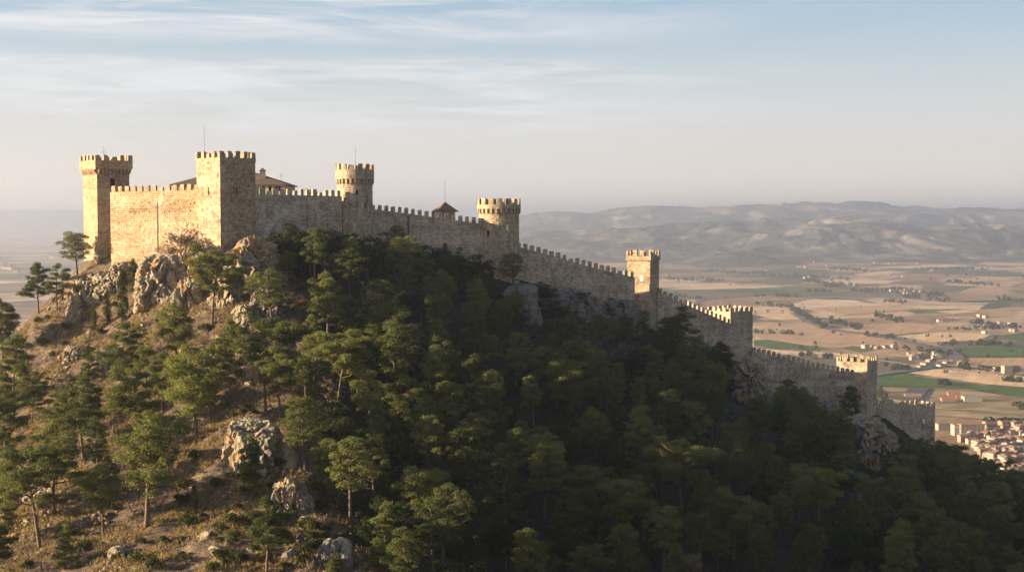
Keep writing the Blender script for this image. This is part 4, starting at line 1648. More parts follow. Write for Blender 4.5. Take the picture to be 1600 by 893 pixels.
# ---- trees one can pick out in the photograph: (foot u, foot v, height px, form, label)
HERO = [
    (121, 433, 70, 'dome', 'full round pine leaning against the slender western tower'),
    (62, 488, 76, 'tiers', 'thin trunked layered pine on the skyline left of the cliff, outer of two'),
    (89, 488, 73, 'wind', 'thin trunked pine on the skyline left of the cliff, inner of two'),
    (3, 560, 92, 'tall', 'dark pine cut by the left edge below the skyline'),
    (22, 628, 102, 'tiers', None), (131, 718, 132, 'tiers', None), (86, 803, 146, 'tiers', None), (229, 823, 176, 'tall', 'tallest lit pine in the lower left, its bare trunk foot on reddish soil'),
    (59, 861, 160, 'broad', None), (392, 780, 97, 'young', 'slim young pine standing in front of the great sunlit boulder'),
    (413, 894, 116, 'tiers', 'layered pine at the bottom edge below the low rock face'),
    (332, 510, 108, 'broad', 'spreading pine below the lit side of the keep'),
    (276, 573, 99, 'tall', None), (355, 556, 66, 'young', 'small young pine under the spreading pine below the keep'),
    (191, 609, 104, 'tiers', None), (306, 690, 150, 'tall', None), (214, 690, 112, 'round', None), (426, 517, 99, 'dome', 'round lit pine on the crest right below the grey crag'),
    (412, 647, 138, 'broad', 'broad pine with a straight bare trunk on top of the great sunlit boulder'),
    (439, 655, 112, 'round', 'half shaded pine right behind the broad one on the great boulder'),
    (477, 738, 120, 'dome', 'puffy lit pine on the crest right of the great sunlit boulder'),
    (548, 816, 133, 'dome', 'single lit pine with a straight pale trunk against the dark forest'),
    (690, 884, 130, 'dome', 'wide greyish pine with lit billows at the bottom middle'),
    (628, 935, 116, 'dome', None), (790, 842, 134, 'dome', 'big pine with a lit crown top amid the shade, lower middle'),
    (617, 640, 136, 'dome', None), (688, 668, 116, 'dome', None), (511, 532, 104, 'tall', None), (606, 575, 106, 'tall', None), (846, 935, 88, 'dome', None),
    (802, 456, 62, 'dome', 'lone pine silhouetted against the wall below the second round tower'),
    (1063, 552, 72, 'tiers', 'layered dark pine against the steeply descending wall'),
    (1125, 602, 68, 'tall', None), (1213, 612, 40, 'wind', 'small leaning pine against the lower curtain wall'),
    (1325, 662, 60, 'dome', 'round dark pine hiding the foot of the tower with ragged merlons'),
    (1386, 646, 44, 'wind', 'small open pine on top of the weathered cliff'),
    (616, 432, 76, 'dome', 'tall dark pine rising against the wall right of the first round tower'),
    (655, 440, 52, 'tall', None), (560, 640, 120, 'dome', None), (740, 610, 100, 'dome', None), (105, 690, 90, 'tiers', None), (15, 740, 130, 'round', None), (330, 620, 90, 'round', None), (255, 640, 90, 'tall', None),
    (95, 893, 70, 'young', 'bushy young pine at the bottom left corner'), (490, 620, 100, 'dome', None), (530, 640, 110, 'broad', None), (520, 920, 70, 'young', None), (760, 700, 118, 'dome', None), (870, 640, 95, 'dome', None),
]
for (u, v, hp, form, lab) in HERO:
    q = hit(u, v) if v < 893 else None
    if q is None or q.y > 590:
        # the foot is below the picture: walk along the ray of the picture's edge to where the ground is low enough
        q = hit(u, 890)
        y = q.y - (v - 890) / FPX * q.y * 2.6
        x = (u - CU) / FPX * y
        q = Vector((x, y, float(hz(x, y))))
    s = hp / FPX * q.y / 12.0
    pl = byform[form]
    plant('pine_tree', pl[int(u) % len(pl)], q, s, form=form, lab=lab, hero=True, sq=1.35 if u == 121 else 1.15 if form == 'dome' else 1.0)
q = hit(698, 424)
plant('fir_tree', FIR, q, 44 / FPX * q.y / 9.0, lab='small conical fir against the wall between the round towers', hero=True)

TAKEN = [(v['q'].x, v['q'].y, 4.5) for v in VEG] + [(x, y, r * .8) for (x, y, r) in ROCK_XY]

# distance to the wall line (nothing grows on it)
WALL = [P(*q) for q in [(100, 0, 412), (150, 0, 402), (312, 0, 384), (345, 0, 374), (400, 0, 386), (534, 0, 410), (580, 0, 420), (756, 0, 432), (780, 0, 430), (806, 0, 443), (927, 0, 461), (1000, 0, 474), (1028, 0, 480), (1142, 0, 504), (1175, 0, 510), (1336, 0, 532), (1368, 0, 543), (1440, 0, 558), (1470, 0, 562)]]


def wall_gap(x, y):
    """signed distance to the wall line: positive on the camera's side"""
    best = 1e9
    for a, b in zip(WALL[:-1], WALL[1:]):
        dx, dy = b.x - a.x, b.y - a.y
        t = max(0, min(1, ((x - a.x) * dx + (y - a.y) * dy) / (dx * dx + dy * dy)))
        px, py = a.x + dx * t, a.y + dy * t
        dd = math.hypot(x - px, y - py)
        best = min(best, dd)
    if y > float(np.interp(x, [w.x for w in WALL], [w.y for w in WALL])):
        best = -best
    return best


# crest of the spur as x(y): west of it the slope is lit, east of it lies the forest
CREST = [(150, -12), (190, -22.5), (215, -29), (245, -39), (280, -48), (312, -54), (350, -59), (378, -72), (640, -60)]
CY, CX = [c[0] for c in CREST], [c[1] for c in CREST]


def east(x, y):
    return x - float(np.interp(y, CY, CX))


def free(x, y, r):
    for (a, b, c) in TAKEN:
        if (a - x) ** 2 + (b - y) ** 2 < (max(r, c)) ** 2:
            return False
    return True


def in_frame(x, y, z, mu=30, top=0):
    u, v, _ = proj((x, y, z))
    return -mu < u < 1600 + mu and v < 893 + top


def seen(x, y, z):
    """is a point above the hill's skyline as seen by the camera"""
    t = np.linspace(.4, .985, 60)
    g = hz(x * t, y * t)
    return bool(np.all(CAMZ + (z - CAMZ) * t > g))


BASE_U = [580, 750, 812, 990, 1140, 1180, 1330, 1440, 1475, 1600]
BASE_V = [398, 415, 450, 492, 556, 600, 642, 690, 690, 742]
rs = random.Random(99)
n_forest = 0
cands = []
for _ in range(14000):
    x, y = rs.uniform(-60, 235), rs.uniform(205, 580)
    e = east(x, y)
    if e < 7:
        continue
    cands.append((x, y, e))
forest_pts = []
for (x, y, e) in cands:
    gap = wall_gap(x, y)
    if gap < 6.5 or n_forest >= 420:
        continue
    z = float(hz(x, y))
    if not in_frame(x, y, z + 9, 25, 0) or not seen(x, y, z + 11):
        continue
    near = 7.2
    # open rocky strip under the walls, thick bowl further down
    r = near if gap > 14 else 5.8
    if not free(x, y, r):
        continue
    small = gap < 13
    uu, vt, _ = proj((x, y, z + (9 if small else 11)))
    if uu > 585 and vt < float(np.interp(uu, BASE_U, BASE_V)) - 10:
        continue
    if any(a < uu < b and c < vt < d for a, b, c, d in ((1132, 1208, 540, 636), (1318, 1408, 630, 742), (806, 856, 455, 505), (870, 935, 445, 478))):
        continue
    kind = rs.random()
    if small and rs.random() < .45:
        plant('evergreen_oak', rs.choice(OAKS), (x, y, z), rs.uniform(.45, .75), sq=rs.uniform(.9, 1.2))
    elif kind < .22:
        plant('evergreen_oak', rs.choice(OAKS), (x, y, z), rs.uniform(.85, 1.3), sq=rs.uniform(.85, 1.1))
    elif kind < .27:
        plant('bare_tree', rs.choice(BARES), (x, y, z), rs.uniform(.9, 1.4))
    else:
        f, p = rs.choice([q for q in PINES if q[0] == 'dome']) if rs.random() < .62 else rs.choice([q for q in PINES if q[0] not in ('tiers', 'wind')])
        s = rs.uniform(.66, .88) if small else rs.choice((.68, .8, .9, 1.0, 1.12, 1.28) if gap > 26 else (.62, .7, .8, .9))
        forest_pts.append((s / y, p, (x, y, z), s, f, rs.uniform(.95, 1.2)))
        n_forest += 1
    TAKEN.append((x, y, r))

# ---- sparser trees of the sunny slope
n_w = 0
for _ in range(4000):
    x, y = rs.uniform(-150, -20), rs.uniform(205, 395)
    if east(x, y) > 0 or wall_gap(x, y) < 22 or n_w > 21:
        continue
    z = float(hz(x, y))
    u, v, _ = proj((x, y, z))
    if not (-40 < u < 420 and 560 < v < 960) or not seen(x, y, z + 8):
        continue
    # keep the open ground of the photograph open
    if (230 < u < 520 and v > 740) or (30 < u < 130 and 540 < v < 640) or (330 < u < 460 and v < 700) or not free(x, y, 7.5):
        continue
    f, p = rs.choice([q for q in PINES if q[0] != 'wind'])
    plant('pine_tree', p, (x, y, z), rs.uniform(.62, 1.0), form=f)
    TAKEN.append((x, y, 6))
    n_w += 1

# ---- forest pines: those that show largest are trees of their own, the small rest is one mass
forest_pts.sort(key=lambda q: -q[0])
room = 298 - sum(v['kind'] == 'pine_tree' for v in VEG)
for (_, p, q, s, f, sq) in forest_pts[:room]:
    plant('pine_tree', p, q, s, form=f, sq=sq)


def mesh_arrays(me):
    v = np.empty(len(me.vertices) * 3, np.float32)
    me.vertices.foreach_get('co', v)
    return v.reshape(-1, 3)


_wv, _wf, _wn = [], [], 0
for (_, p, q, s, f, sq) in forest_pts[room:]:
    a = rs.uniform(0, 6.28)
    ca, sa = math.cos(a), math.sin(a)
    for me in p[:2]:
        v = mesh_arrays(me) * np.array([s * sq, s * sq, s])
        v = np.c_[v[:, 0] * ca - v[:, 1] * sa, v[:, 0] * sa + v[:, 1] * ca, v[:, 2]] + np.array(q)
        if me is p[1]:
            fs = np.arange(len(v)).reshape(-1, 4)
        else:
            fs = np.array([list(pl.vertices) for pl in me.polygons if len(pl.vertices) == 4])
        _wv.append(v)
        _wf.append(fs + _wn)
        _wn += len(v)
if _wv:
    tag(link_mesh('pine_wood', mesh_np('pine_wood', np.concatenate(_wv), np.concatenate(_wf)), M['pine']), 'smaller pines filling the shaded wood between the larger ones', 'wood', kind='stuff')

# ---- named shrubs and bare trees
EXTRA = [
    ('bare_bush', (284, 408, 68), 'large bare brown bush at the foot of the sunlit wall beside the keep'),
    ('bare_bush', (258, 408, 36), 'smaller bare bush left of the large one under the sunlit wall'),
    ('bare_bush', (190, 402, 22), 'grey leafless bush where the slender tower meets the sunlit wall'),
    ('bare_tree', (520, 640, 66), 'pale dead forked tree standing out against the dark pines'),
    ('bare_tree', (452, 805, 52), 'bare sapling in front of the low lit rock face'),
    ('bare_tree', (415, 400, 40), 'leafless shrubby tree in the corner between keep and grey wall'),
    ('bare_tree', (566, 770, 40), None), ('bare_tree', (730, 470, 40), None), ('bare_tree', (1170, 600, 40), None), ('bare_tree', (1290, 655, 40), None),
    ('withered_tree', (634, 800, 34), 'small rust leaved tree between lit pines at the lower middle'),
    ('cypress', (190, 504, 78), 'dense upright cypress below the cliff, taller of two'), ('cypress', (168, 508, 50), 'narrow cypress left of the taller one below the cliff'),
    ('cypress', (212, 468, 60), 'cypress rising against the fissured pale crag'), ('cypress', (146, 520, 40), None), ('cypress', (303, 804, 46), 'pointed juniper alone on the open grass'), ('cypress', (555, 475, 50), 'lit pointed cypress at the border of the shade below the first round tower'),
    ('evergreen_oak', (452, 422, 66), 'dark evergreen mass in the angle below the grey wall'), ('evergreen_oak', (470, 420, 50), None), ('evergreen_oak', (520, 398, 30), None), ('evergreen_oak', (425, 412, 36), None),
    ('evergreen_oak', (432, 418, 48), None),
    ('evergreen_oak', (500, 414, 50), None),
    ('evergreen_oak', (530, 412, 44), None),
    ('evergreen_oak', (562, 424, 52), None),
    ('evergreen_oak', (590, 426, 56), None),
    ('evergreen_oak', (640, 436, 50), None),
    ('evergreen_oak', (672, 440, 52), None),
    ('evergreen_oak', (715, 442, 44), None),
    ('evergreen_oak', (748, 452, 50), None),
    ('evergreen_oak', (486, 430, 60), None),
    ('evergreen_oak', (575, 446, 64), None),
    ('evergreen_oak', (690, 455, 56), None),
    ('evergreen_oak', (850, 480, 36), None),
    ('evergreen_oak', (905, 492, 34), None),
    ('evergreen_oak', (960, 505, 36), None),
    ('evergreen_oak', (130, 470, 30), 'rounded dark bush on the ledge of the orange tinted cliff'),
]
for kind, (u, v, hp), lab in EXTRA:
    q = hit(u, v)
    pr = {'bare_bush': BUSH_BARE, 'bare_tree': BARES, 'withered_tree': [OAKS[1]], 'cypress': CYPS, 'evergreen_oak': OAKS}[kind]
    p = pr[int(u) % len(pr)]
    s = hp / FPX * q.y / p[2]
    plant(kind, p, q, s, lab=lab, hero=True, sq=1.25 if kind == 'bare_bush' else 1.0)
q = P(489, 303, 418)
plant('withered_tree', OAKS[1], (q.x, q.y, q.z - 3.2), .62, lab='brownish tree top peeping over the grey wall beside the first round tower', hero=True)

SHR = [(222, 470), (230, 455), (270, 470), (60, 505), (75, 500), (100, 515), (245, 505), (255, 520), (320, 520), (360, 570), (372, 572), (300, 720), (322, 800), (345, 850), (330, 895), (210, 880), (220, 850), (110, 840), (390, 640), (380, 650), (398, 648), (455, 660),
       (430, 800), (180, 800), (160, 770), (300, 600), (345, 600), (210, 640), (40, 720), (90, 640), (140, 610), (260, 700), (280, 790), (500, 800), (520, 790), (590, 845), (360, 470), (370, 455), (340, 450), (300, 440), (410, 450), (420, 430), (380, 430), (395, 480), (370, 530),
       (180, 480), (140, 495), (150, 545), (65, 610), (240, 890), (290, 880), (380, 880), (360, 820), (255, 850), (135, 860), (40, 890), (470, 860), (445, 890), (230, 770), (215, 740)]
rq = random.Random(4)
SHR += [(rq.uniform(0, 470), rq.uniform(520, 890)) for _ in range(75)]
SHR += [(rq.uniform(280, 540), rq.uniform(760, 892)) for _ in range(30)]
for (u, v) in SHR:
    q = hit(u, v)
    if east(q.x, q.y) > 6:
        continue
    plant('shrub', rs.choice(SHRUBS), q, rs.uniform(.6, 1.5))

# ---- labels: each plant is told apart by its look, the landmark above it and its rank there
LM = [(-60, 165, 'the slender western tower'), (165, 305, 'the sunlit wall'), (305, 402, 'the keep'), (402, 525, 'the grey wall'), (525, 590, 'the first round tower'), (590, 742, 'the middle wall'),
      (742, 820, 'the second round tower'), (820, 978, 'the long sloping wall'), (978, 1040, 'the sunlit topped tower'), (1040, 1105, 'the steep wall'), (1105, 1190, 'the cliff tower'), (1190, 1308, 'the lower wall'),
      (1308, 1400, 'the ragged tower'), (1400, 1700, 'the lowest tower')]
_o = 'second third fourth fifth sixth seventh eighth ninth tenth eleventh twelfth thirteenth fourteenth fifteenth sixteenth seventeenth eighteenth nineteenth twentieth'.split()
ORD = ['leftmost'] + [w_ + ' from left' for w_ in _o]
KN = {'pine_tree': ('pine', 'tree', 'pines on the castle hill'), 'evergreen_oak': ('rounded evergreen', 'tree', 'rounded evergreens on the castle hill'), 'bare_tree': ('leafless tree', 'bare tree', 'leafless trees on the castle hill'),
      'cypress': ('cypress', 'cypress', 'cypresses on the sunlit slope'), 'shrub': ('low shrub', 'shrub', 'low shrubs on the sunlit slope'), 'bare_bush': ('bare bush', 'bush', 'bare bushes under the wall'), 'withered_tree': ('rust leaved tree', 'tree', 'rust leaved trees'), 'fir_tree': ('fir', 'tree', None)}
cells = {}
for v in VEG:
    c = v['q'] + Vector((0, 0, v['h'] * .65))
    u, w, _ = proj(c)
    v['u'], v['w'] = u, w
    zone = next((l for a, b, l in LM if a <= u < b), LM[0][2] if u < 0 else LM[-1][2])
    tier = 'high up' if w < 500 else 'upper slope' if w < 580 else 'mid slope' if w < 660 else 'lower slope' if w < 750 else 'at the bottom'
    lit = east(v['q'].x, v['q'].y) < 2
    sz = 'tall' if v['h'] > 12.6 else 'small' if v['h'] < 8.8 else 'medium'
    cells.setdefault((v['kind'], zone, tier, 'sunlit' if lit else 'shaded', sz if v['kind'] == 'pine_tree' else ''), []).append(v)
for (kind, zone, tier, lit, sz), lst in cells.items():
    nm, cat, grp = KN[kind]
    lst = [v for v in lst]
    for v in lst:
        if v['lab']:
            tag(v['root'], v['lab'], cat, grp)
    rest = sorted([v for v in lst if not v['lab']], key=lambda v: v['u'])
    for i, v in enumerate(rest):
        head = ' '.join(x for x in (lit, sz, nm) if x)
        j = len(rest) - 1 - i
        o = '' if len(rest) == 1 else (ORD[i] if i <= j or len(rest) <= 8 else ORD[j].replace('left', 'right')) + ' '
        tag(v['root'], f'{o}{head} {tier} below {zone}', cat, grp)

# ---- grass and undergrowth nobody could count
gx, gy = [], []
xx, yy = RNG.uniform(-150, -10, 60000), RNG.uniform(195, 400, 60000)
ee = xx - np.interp(yy, CY, CX)
den = pnoise(xx / 13, yy / 13, .3) + .6 * pnoise(xx / 4, yy / 4, 3.3)
ok = (ee < 10) & (den > -.12)
xx, yy = xx[ok][:26000], yy[ok][:26000]
zz = hz(xx, yy)
nb = 6
B = len(xx)
base = np.repeat(np.c_[xx, yy, zz], nb, axis=0) + RNG.normal(size=(B * nb, 3)) * np.array([.16, .16, .02])
tipd = np.c_[RNG.normal(size=(B * nb, 2)) * .32, RNG.uniform(.3, .85, B * nb)]
sd = unit(np.c_[RNG.normal(size=(B * nb, 2)), np.zeros(B * nb)]) * .085
v4 = np.stack([base - sd, base + sd, base + tipd + sd * .3, base + tipd - sd * .3], 1).reshape(-1, 3)
tag(link_mesh('dry_grass', mesh_np('dry_grass', v4, np.arange(len(v4)).reshape(-1, 4)), M['grass']), 'tufts of dry straw coloured grass on the sunlit slope', 'grass', kind='stuff')

xx, yy = RNG.uniform(-70, 235, 16000), RNG.uniform(215, 580, 16000)
ee = xx - np.interp(yy, CY, CX)
ok = ee > 4
xx, yy = xx[ok], yy[ok]
gg = np.array([wall_gap(a, b) for a, b in zip(xx, yy)])
ok = gg > 2.0
xx, yy = xx[ok][:6500], yy[ok][:6500]
zz = hz(xx, yy)
k = 26
B = len(xx)
d = unit(RNG.normal(size=(B, k, 3)))
d[:, :, 2] = np.abs(d[:, :, 2])
rr = RNG.uniform(.5, 1.5, B)
c = np.stack([xx, yy, zz + rr * .25], 1)[:, None, :] + d * rr[:, None, None] * RNG.uniform(.5, 1.05, (B, k, 1))
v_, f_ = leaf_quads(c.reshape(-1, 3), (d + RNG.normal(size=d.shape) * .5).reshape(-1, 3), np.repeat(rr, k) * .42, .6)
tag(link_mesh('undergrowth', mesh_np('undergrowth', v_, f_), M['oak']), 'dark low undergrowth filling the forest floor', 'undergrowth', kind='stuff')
# bare brush on the sunny side
xx, yy = RNG.uniform(-150, -20, 16000), RNG.uniform(200, 400, 16000)
ee = xx - np.interp(yy, CY, CX)
ok = (ee < 6) & (pnoise(xx / 18, yy / 18, 8.8) > -.12)
xx, yy = xx[ok][:3600], yy[ok][:3600]
zz = hz(xx, yy)
k, B = 60, len(xx)
rr = RNG.uniform(.5, 1.3, B)
d = unit(RNG.normal(size=(B, k, 3)))
d[:, :, 2] = np.abs(d[:, :, 2])
p0 = np.stack([xx, yy, zz], 1)[:, None, :] + d * rr[:, None, None] * .15
p1 = p0 + (d * .8 + RNG.normal(size=d.shape) * .35) * rr[:, None, None]
sd = unit(np.cross(p1 - p0, RNG.normal(size=d.shape))) * .028
v4 = np.stack([p0 - sd, p0 + sd, p1 + sd * .4, p1 - sd * .4], 2).reshape(-1, 3)
tag(link_mesh('dry_brush', mesh_np('dry_brush', v4, np.arange(len(v4)).reshape(-1, 4)), M['twig']), 'leafless reddish brown brush between the grass', 'brush', kind='stuff')
# ------------------------------------------------------------------ the town and the farms
HW = [mat_plain('house render', c, .12, .12) for c in ((.30, .255, .20), (.38, .34, .29), (.23, .175, .135), (.28, .215, .17))]
HR = [mat_plain('roof tiles', c, .3, .4) for c in ((.20, .12, .085), (.25, .165, .12), (.17, .11, .085))]
GLASS = mat_plain('window dark', (.05, .045, .04), .2)


def house(q, w, l, h, rz, wm, rm, label, group, cat='house', roof='gable', windows=0, name='house'):
    root = empty(name, (q.x, q.y, 0), label, cat, group)
    ux = Vector((math.cos(rz), math.sin(rz)))
    uy = Vector((-ux.y, ux.x))
    c = Vector((q.x, q.y))
    mb = MB()
    mb.box(c, ux, w, l, -1, h)
    mb.build('wall', wm, root)
    rh = w * .22 if roof != 'flat' else .9
    mb = MB()
    hw, hl = w / 2 + .5, l / 2 + .5
    cs = [c - ux * hw - uy * hl, c + ux * hw - uy * hl, c + ux * hw + uy * hl, c - ux * hw + uy * hl]
    lo = [(p.x, p.y, h + .01) for p in cs]
    if roof == 'flat':
        mb.box(c, ux, w + .6, l + .6, h + .01, h + rh)
    else:
        ins = 0 if roof == 'gable' else w * .45
        r0, r1 = c - uy * (hl - ins), c + uy * (hl - ins)
        vs = lo + [(r0.x, r0.y, h + rh), (r1.x, r1.y, h + rh)]
        mb.add(vs, [(0, 1, 4), (1, 2, 5, 4), (2, 3, 5), (3, 0, 4, 5), (3, 2, 1, 0)])
    rf = mb.build('roof', rm, root)
    for side in (-1, 1) if windows else ():
        for i in range(windows):
            for fl in range(max(1, int(h // 3.2))):
                mb = MB()
                p = c - uy * (l / 2 + .03) * 1 + ux * w * ((i + .5) / windows - .5) if side < 0 else c - ux * (w / 2 + .03) + uy * l * ((i + .5) / windows - .5)
                e = ux if side < 0 else uy
                mb.box(p, e, 1.2, .12, 1.0 + 3.1 * fl, 2.6 + 3.1 * fl)
                mb.build('window', GLASS, root)
    return root


rt = random.Random(5)
TOWN = []
for v in np.arange(668, 752, 5.2):
    base = 1478 + (v - 668) * 1.35
    u = base + rt.uniform(-4, 6)
    while u < 1612:
        TOWN.append((u, v + rt.uniform(-1.6, 1.6)))
        u += rt.uniform(9.5, 14)
TOWN = [t for t in TOWN if not (1462 < t[0] < 1540 and t[1] < 684)]
rows = {}
for i, (u, v) in enumerate(TOWN):
    rows.setdefault(int((v - 664) // 10), []).append((u, v))
RN = ['far row', 'second row', 'third row', 'fourth row', 'fifth row', 'sixth row', 'seventh row', 'eighth row', 'ninth row']
for k, lst in rows.items():
    lst.sort()
    for i, (u, v) in enumerate(lst):
        q = G(u, v)
        wm, rm = rt.randrange(4), rt.randrange(3)
        tone = ['cream', 'white', 'brown', 'pink'][wm]
        h = rt.uniform(4.5, 8.5)
        house(q, rt.uniform(6, 9.5), rt.uniform(7, 12), h, rt.choice((.15, .25, 1.75, 1.9, .6)) + rt.uniform(-.1, .1), HW[wm], HR[rm],
              f'{tone} town house under tiled roof, {ORD[i] if 2 * i < len(lst) else ORD[len(lst) - 1 - i].replace("left", "right")} in the {RN[min(k, 8)]} of the town', 'houses of the town at the right edge', roof=rt.choice(('gable', 'gable', 'hip')), windows=3 if v > 690 else 0)
# bigger blocks at the near edge of the plain
house(G(1517, 680), 28, 12, 13, .06, HW[0], HR[1], 'long cream apartment block with rows of windows at the edge of the town', 'blocks at the edge of the town', 'building', 'flat', 6, 'apartment_block')
house(G(1494, 679), 9, 12, 12, .06, HW[1], HR[1], 'narrow white block beside the long cream one', 'blocks at the edge of the town', 'building', 'flat', 3, 'apartment_block')
house(G(1475, 671), 18, 10, 7, .1, HW[0], HR[1], 'low cream building next to the lowest castle tower', 'blocks at the edge of the town', 'building', 'flat', 0, 'apartment_block')
house(G(1597, 680), 15, 12, 11, .2, HW[0], HR[0], 'tall pinkish block at the right edge of the town', 'blocks at the edge of the town', 'building', 'hip', 4, 'apartment_block')
RED_ROOF = mat_plain('red roof', (.33, .12, .08), .15, .1)
house(G(1482, 627), 11, 20, 4, 1.5, HW[2], RED_ROOF, 'low shed with red roof, front one of three', 'red roofed sheds', 'shed', 'gable', 0, 'shed')
house(G(1490, 618), 10, 17, 4, 1.5, HW[2], RED_ROOF, 'low shed with red roof, back one of three', 'red roofed sheds', 'shed', 'gable', 0, 'shed')
house(G(1499, 623), 7, 9, 4, 1.5, HW[2], RED_ROOF, 'low shed with red roof, smallest of three', 'red roofed sheds', 'shed', 'gable', 0, 'shed')
house(G(1518, 627), 25, 13, 7, .05, HW[1], HW[0], 'long pale barn right of the red roofed sheds', None, 'barn', 'flat', 0, 'barn')
house(G(1573, 583), 14, 13, 12, .1, HW[0], HW[0], 'tall cream factory block with a flat roof beyond the fields', None, 'factory', 'flat', 0, 'factory')
house(G(1586, 582), 12, 13, 11, .1, HW[2], HR[2], 'dark annex leaning on the cream factory block', None, 'factory', 'flat', 0, 'factory')
house(G(1556, 580), 7, 8, 6, .1, HW[1], HW[1], 'small white cube building left of the cream factory block', None, 'building', 'flat', 0, 'factory')
YARD = mat_plain('dark yard', (.085, .08, .085), .2, .05)
me = bpy.data.meshes.new('yard')
me.from_pydata([tuple(G(u, v, 2.6)) for u, v in [(1408, 624), (1440, 624), (1452, 605), (1420, 604)]], [], [(0, 1, 2, 3)])
tag(link_mesh('yard', me, YARD), kind='structure')
house(G(1426, 622), 14, 22, 4, 1.5, HW[2], HR[1], 'orange roofed hall on the dark yard beside the tower with ragged merlons', None, 'hall', 'gable', 0, 'hall')

VILL = [(1330, 445, 16, 3, 9, 'hamlet in the middle of the plain'), (1432, 456, 34, 4, 16, 'white village by the grove'), (1560, 513, 34, 8, 18, 'village by the right edge'), (1440, 558, 40, 5, 14, 'farms by the road bend'),
        (1260, 434, 10, 2, 6, 'farms among the groves'), (1450, 574, 20, 3, 5, 'farms by the road bend'), (1490, 569, 25, 2, 8, 'buildings along the road'), (1455, 424, 4, 1, 3, 'lone farms'), (1270, 415, 40, 4, 9, 'houses at the foot of the hills'), (1400, 412, 60, 3, 10, 'houses at the foot of the hills'),
        (1130, 412, 50, 3, 8, 'houses at the foot of the hills'), (1465, 502, 8, 1, 4, 'lone farms'), (1540, 495, 8, 2, 4, 'lone farms'), (1060, 430, 20, 5, 4, 'lone farms'), (1410, 433, 4, 1, 2, 'lone farms'), (1190, 488, 14, 2, 3, 'lone farms'), (1400, 543, 16, 2, 4, 'lone farms'),
        (1590, 578, 12, 4, 4, 'farms by the right edge'), (1350, 546, 20, 3, 5, 'farms by the road bend')]
for (u, v, du, dv, k, nm) in VILL:
    for i in range(max(1, round(k * .62))):
        q = G(u + rt.gauss(0, du * .62), v + rt.gauss(0, dv * .55))
        sc = 1 + q.y / 16000
        house(q, rt.uniform(6.5, 11) * sc, rt.uniform(7, 12) * sc, rt.uniform(3.6, 5.8) * sc, rt.uniform(-.3, .3) + .2, HW[rt.choice((0, 1, 1, 1, 3))], HR[rt.randrange(3)],
              f'tiny pale house, one of the {nm}', nm, 'house', 'gable' if rt.random() < .7 else 'flat', 0, 'farmhouse')
# left plain: faint hamlets
for (u, v, k) in ((70, 402, 7), (30, 425, 3), (15, 418, 4), (85, 430, 3)):
    for i in range(k):
        q = G(u + rt.gauss(0, 14), v + rt.gauss(0, 2))
        sc = 1 + q.y / 6000
        house(q, 13 * sc, 12 * sc, 6 * sc, rt.uniform(-.3, .3), HW[1], HR[rt.randrange(3)], 'tiny pale house in the misty plain left of the castle', 'houses in the misty plain on the left', 'house', 'gable', 0, 'farmhouse')

# ------------------------------------------------------------------ air
me = MB()
X0, X1, Y0, Y1 = -17500, 17500, -3200, 34000
me.prism([Vector((X0, Y0)), Vector((X1, Y0)), Vector((X1, Y1)), Vector((X0, Y1))], -40, 480)
m, nt = new_mat('haze')
pv = nt.nodes.new('ShaderNodeVolumePrincipled')
pv.inputs['Color'].default_value = HAZE_COLOR
pv.inputs['Density'].default_value = HAZE_D
pv.inputs['Anisotropy'].default_value = .75
pv.inputs['Density Attribute'].default_value = ''
o = nt.nodes.new('ShaderNodeOutputMaterial')
nt.links.new(pv.outputs[0], o.inputs['Volume'])
tag(link_mesh('haze', me.mesh('haze'), m), kind='stuff')

# ------------------------------------------------------------------ sky, sun, camera
SUN_EL, SUN_AZ = R(10.5), R(9)      # low sun from the west, a little on the camera's side
to_sun = Vector((-math.cos(SUN_AZ) * math.cos(SUN_EL), -math.sin(SUN_AZ) * math.cos(SUN_EL), math.sin(SUN_EL)))
w = bpy.data.worlds.new('World')
SC.world = w
w.use_nodes = True
nt = w.node_tree
nt.nodes.clear()
n = N(nt)
sky = n.node('ShaderNodeTexSky', sky_type='NISHITA')
sky.sun_disc = False
sky.sun_elevation = SUN_EL
sky.sun_rotation = SKY_ROT
sky.altitude = 300
sky.air_density = 1.0
sky.dust_density = 1.6
sky.ozone_density = 1.2
tc = n.node('ShaderNodeTexCoord').outputs['Generated']
sp = n.node('ShaderNodeSeparateXYZ')
n.link(tc, sp.inputs[0])
az = n.math('ARCTAN2', sp.outputs[0], sp.outputs[1])
el = sp.outputs[2]
# thin cirrus streaks, a property of the sky's directions
cb = n.node('ShaderNodeCombineXYZ')
tilt = n.math('ADD', el, n.math('MULTIPLY', az, .035))
n.link(n.math('MULTIPLY', az, 3.0), cb.inputs[0])
n.link(n.math('MULTIPLY', tilt, 34.0), cb.inputs[1])
nz = n.noise(cb.outputs[0], 1.0, 8, .62, .9)
cb2 = n.node('ShaderNodeCombineXYZ')
n.link(n.math('MULTIPLY', az, 9.0), cb2.inputs[0])
n.link(n.math('MULTIPLY', n.math('ADD', el, n.math('MULTIPLY', az, -.02)), 120.0), cb2.inputs[1])
nz2 = n.noise(cb2.outputs[0], 1.0, 6, .65, .6)


def bump_(x, c, wd):
    t = n.math('DIVIDE', n.math('SUBTRACT', x, c), wd)
    return n.math('POWER', 2.718, n.math('MULTIPLY', n.math('MULTIPLY', t, t), -1))


def step_(x, a, b):
    mr = n.node('ShaderNodeMapRange', interpolation_type='SMOOTHSTEP')
    n.link(x, mr.inputs[0])
    mr.inputs[1].default_value, mr.inputs[2].default_value = a, b
    return mr.outputs[0]


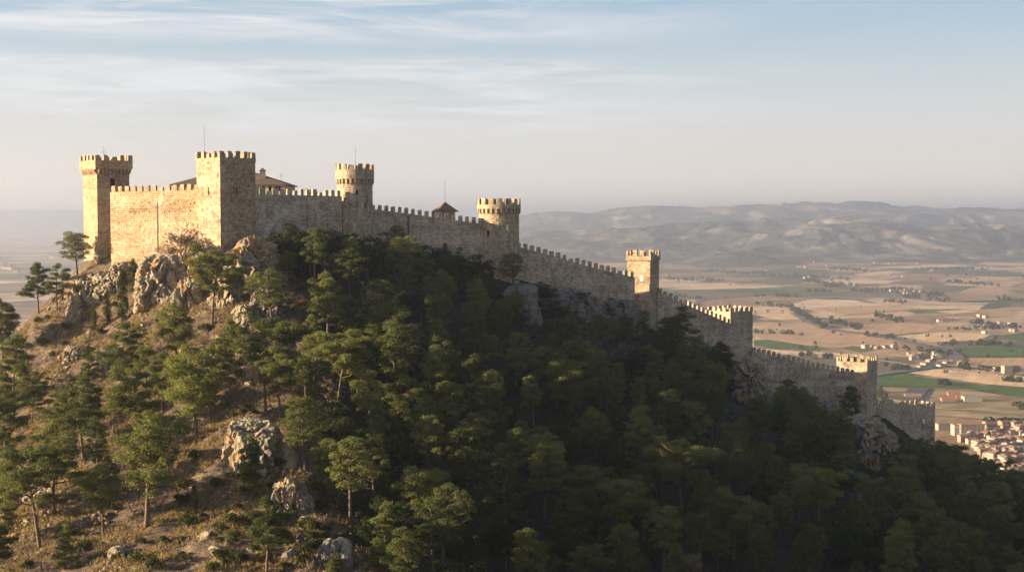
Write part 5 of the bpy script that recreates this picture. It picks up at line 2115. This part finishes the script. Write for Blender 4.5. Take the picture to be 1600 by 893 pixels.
b1 = n.math('MULTIPLY', n.math('MULTIPLY', step_(el, .03, .085), step_(el, .118, .106)), step_(az, .30, -.02))
b2 = n.math('MULTIPLY', n.math('MULTIPLY', step_(el, .118, .135), 1.0), step_(az, .26, -.16))
b3 = n.math('MULTIPLY', step_(el, .10, .2), .25)
msk = n.math('ADD', n.math('MULTIPLY', b1, 1.0), n.math('MULTIPLY', b2, .95))
msk = n.math('ADD', msk, b3, True)
cov = n.math('MULTIPLY', msk, n.math('ADD', n.math('MULTIPLY', step_(nz, .42, .62), .7), n.math('MULTIPLY', step_(nz2, .42, .66), .55)), True)
grad = n.ramp(el, [(0, (1.08, .91, .80)), (.02, (.97, .855, .775)), (.05, (.76, .72, .695)), (.10, (.56, .615, .65)), (.155, (.335, .475, .605)), (.35, (.07, .155, .29)), (1, (.03, .085, .21))])
lum0 = n.node('ShaderNodeRGBToBW')
n.link(sky.outputs[0], lum0.inputs[0])
skyc = n.mix(1.0, sky.outputs[0], SKY_TINT, 'MULTIPLY')
skyc = n.mix(SKY_MIX, skyc, n.mix(1.0, grad, (SKY_GAIN, SKY_GAIN, SKY_GAIN), 'MULTIPLY'))
lum = n.node('ShaderNodeRGBToBW')
n.link(sky.outputs[0], lum.inputs[0])
cl = n.mix(1.0, (SKY_GAIN, SKY_GAIN, SKY_GAIN), CLOUD_TINT, 'MULTIPLY')
col = n.mix(n.math('MULTIPLY', cov, .85), skyc, cl)
bg = n.node('ShaderNodeBackground')
bg.inputs[1].default_value = SKY_STRENGTH
n.link(col, bg.inputs[0])
o = n.node('ShaderNodeOutputWorld')
n.link(bg.outputs[0], o.inputs[0])

ld = bpy.data.lights.new('sun', 'SUN')
ld.energy = SUN_STRENGTH
ld.angle = R(.6)
ld.color = SUN_COLOR
lo = bpy.data.objects.new('sun', ld)
COL.objects.link(lo)
lo.rotation_euler = (-to_sun).to_track_quat('-Z', 'Y').to_euler()
lo.location = (-200, 100, 500)

cd = bpy.data.cameras.new('camera')
cd.sensor_width = 36
cd.lens = 36 * FPX / 1600
cd.clip_start = 1
cd.clip_end = 80000
co = bpy.data.objects.new('camera', cd)
COL.objects.link(co)
co.location = (0, 0, CAMZ)
co.rotation_euler = (math.pi / 2 - PITCH, 0, 0)
SC.camera = co
SC.view_settings.view_transform = 'Standard'
SC.view_settings.look = 'None'
SC.view_settings.exposure = EXPOSURE
SC.view_settings.gamma = 1
cy = SC.cycles
cy.use_denoising = True
cy.max_bounces = 6
cy.diffuse_bounces = 3
cy.transmission_bounces = 3
cy.volume_bounces = 1
cy.caustics_reflective = cy.caustics_refractive = False
cy.sample_clamp_indirect = 4
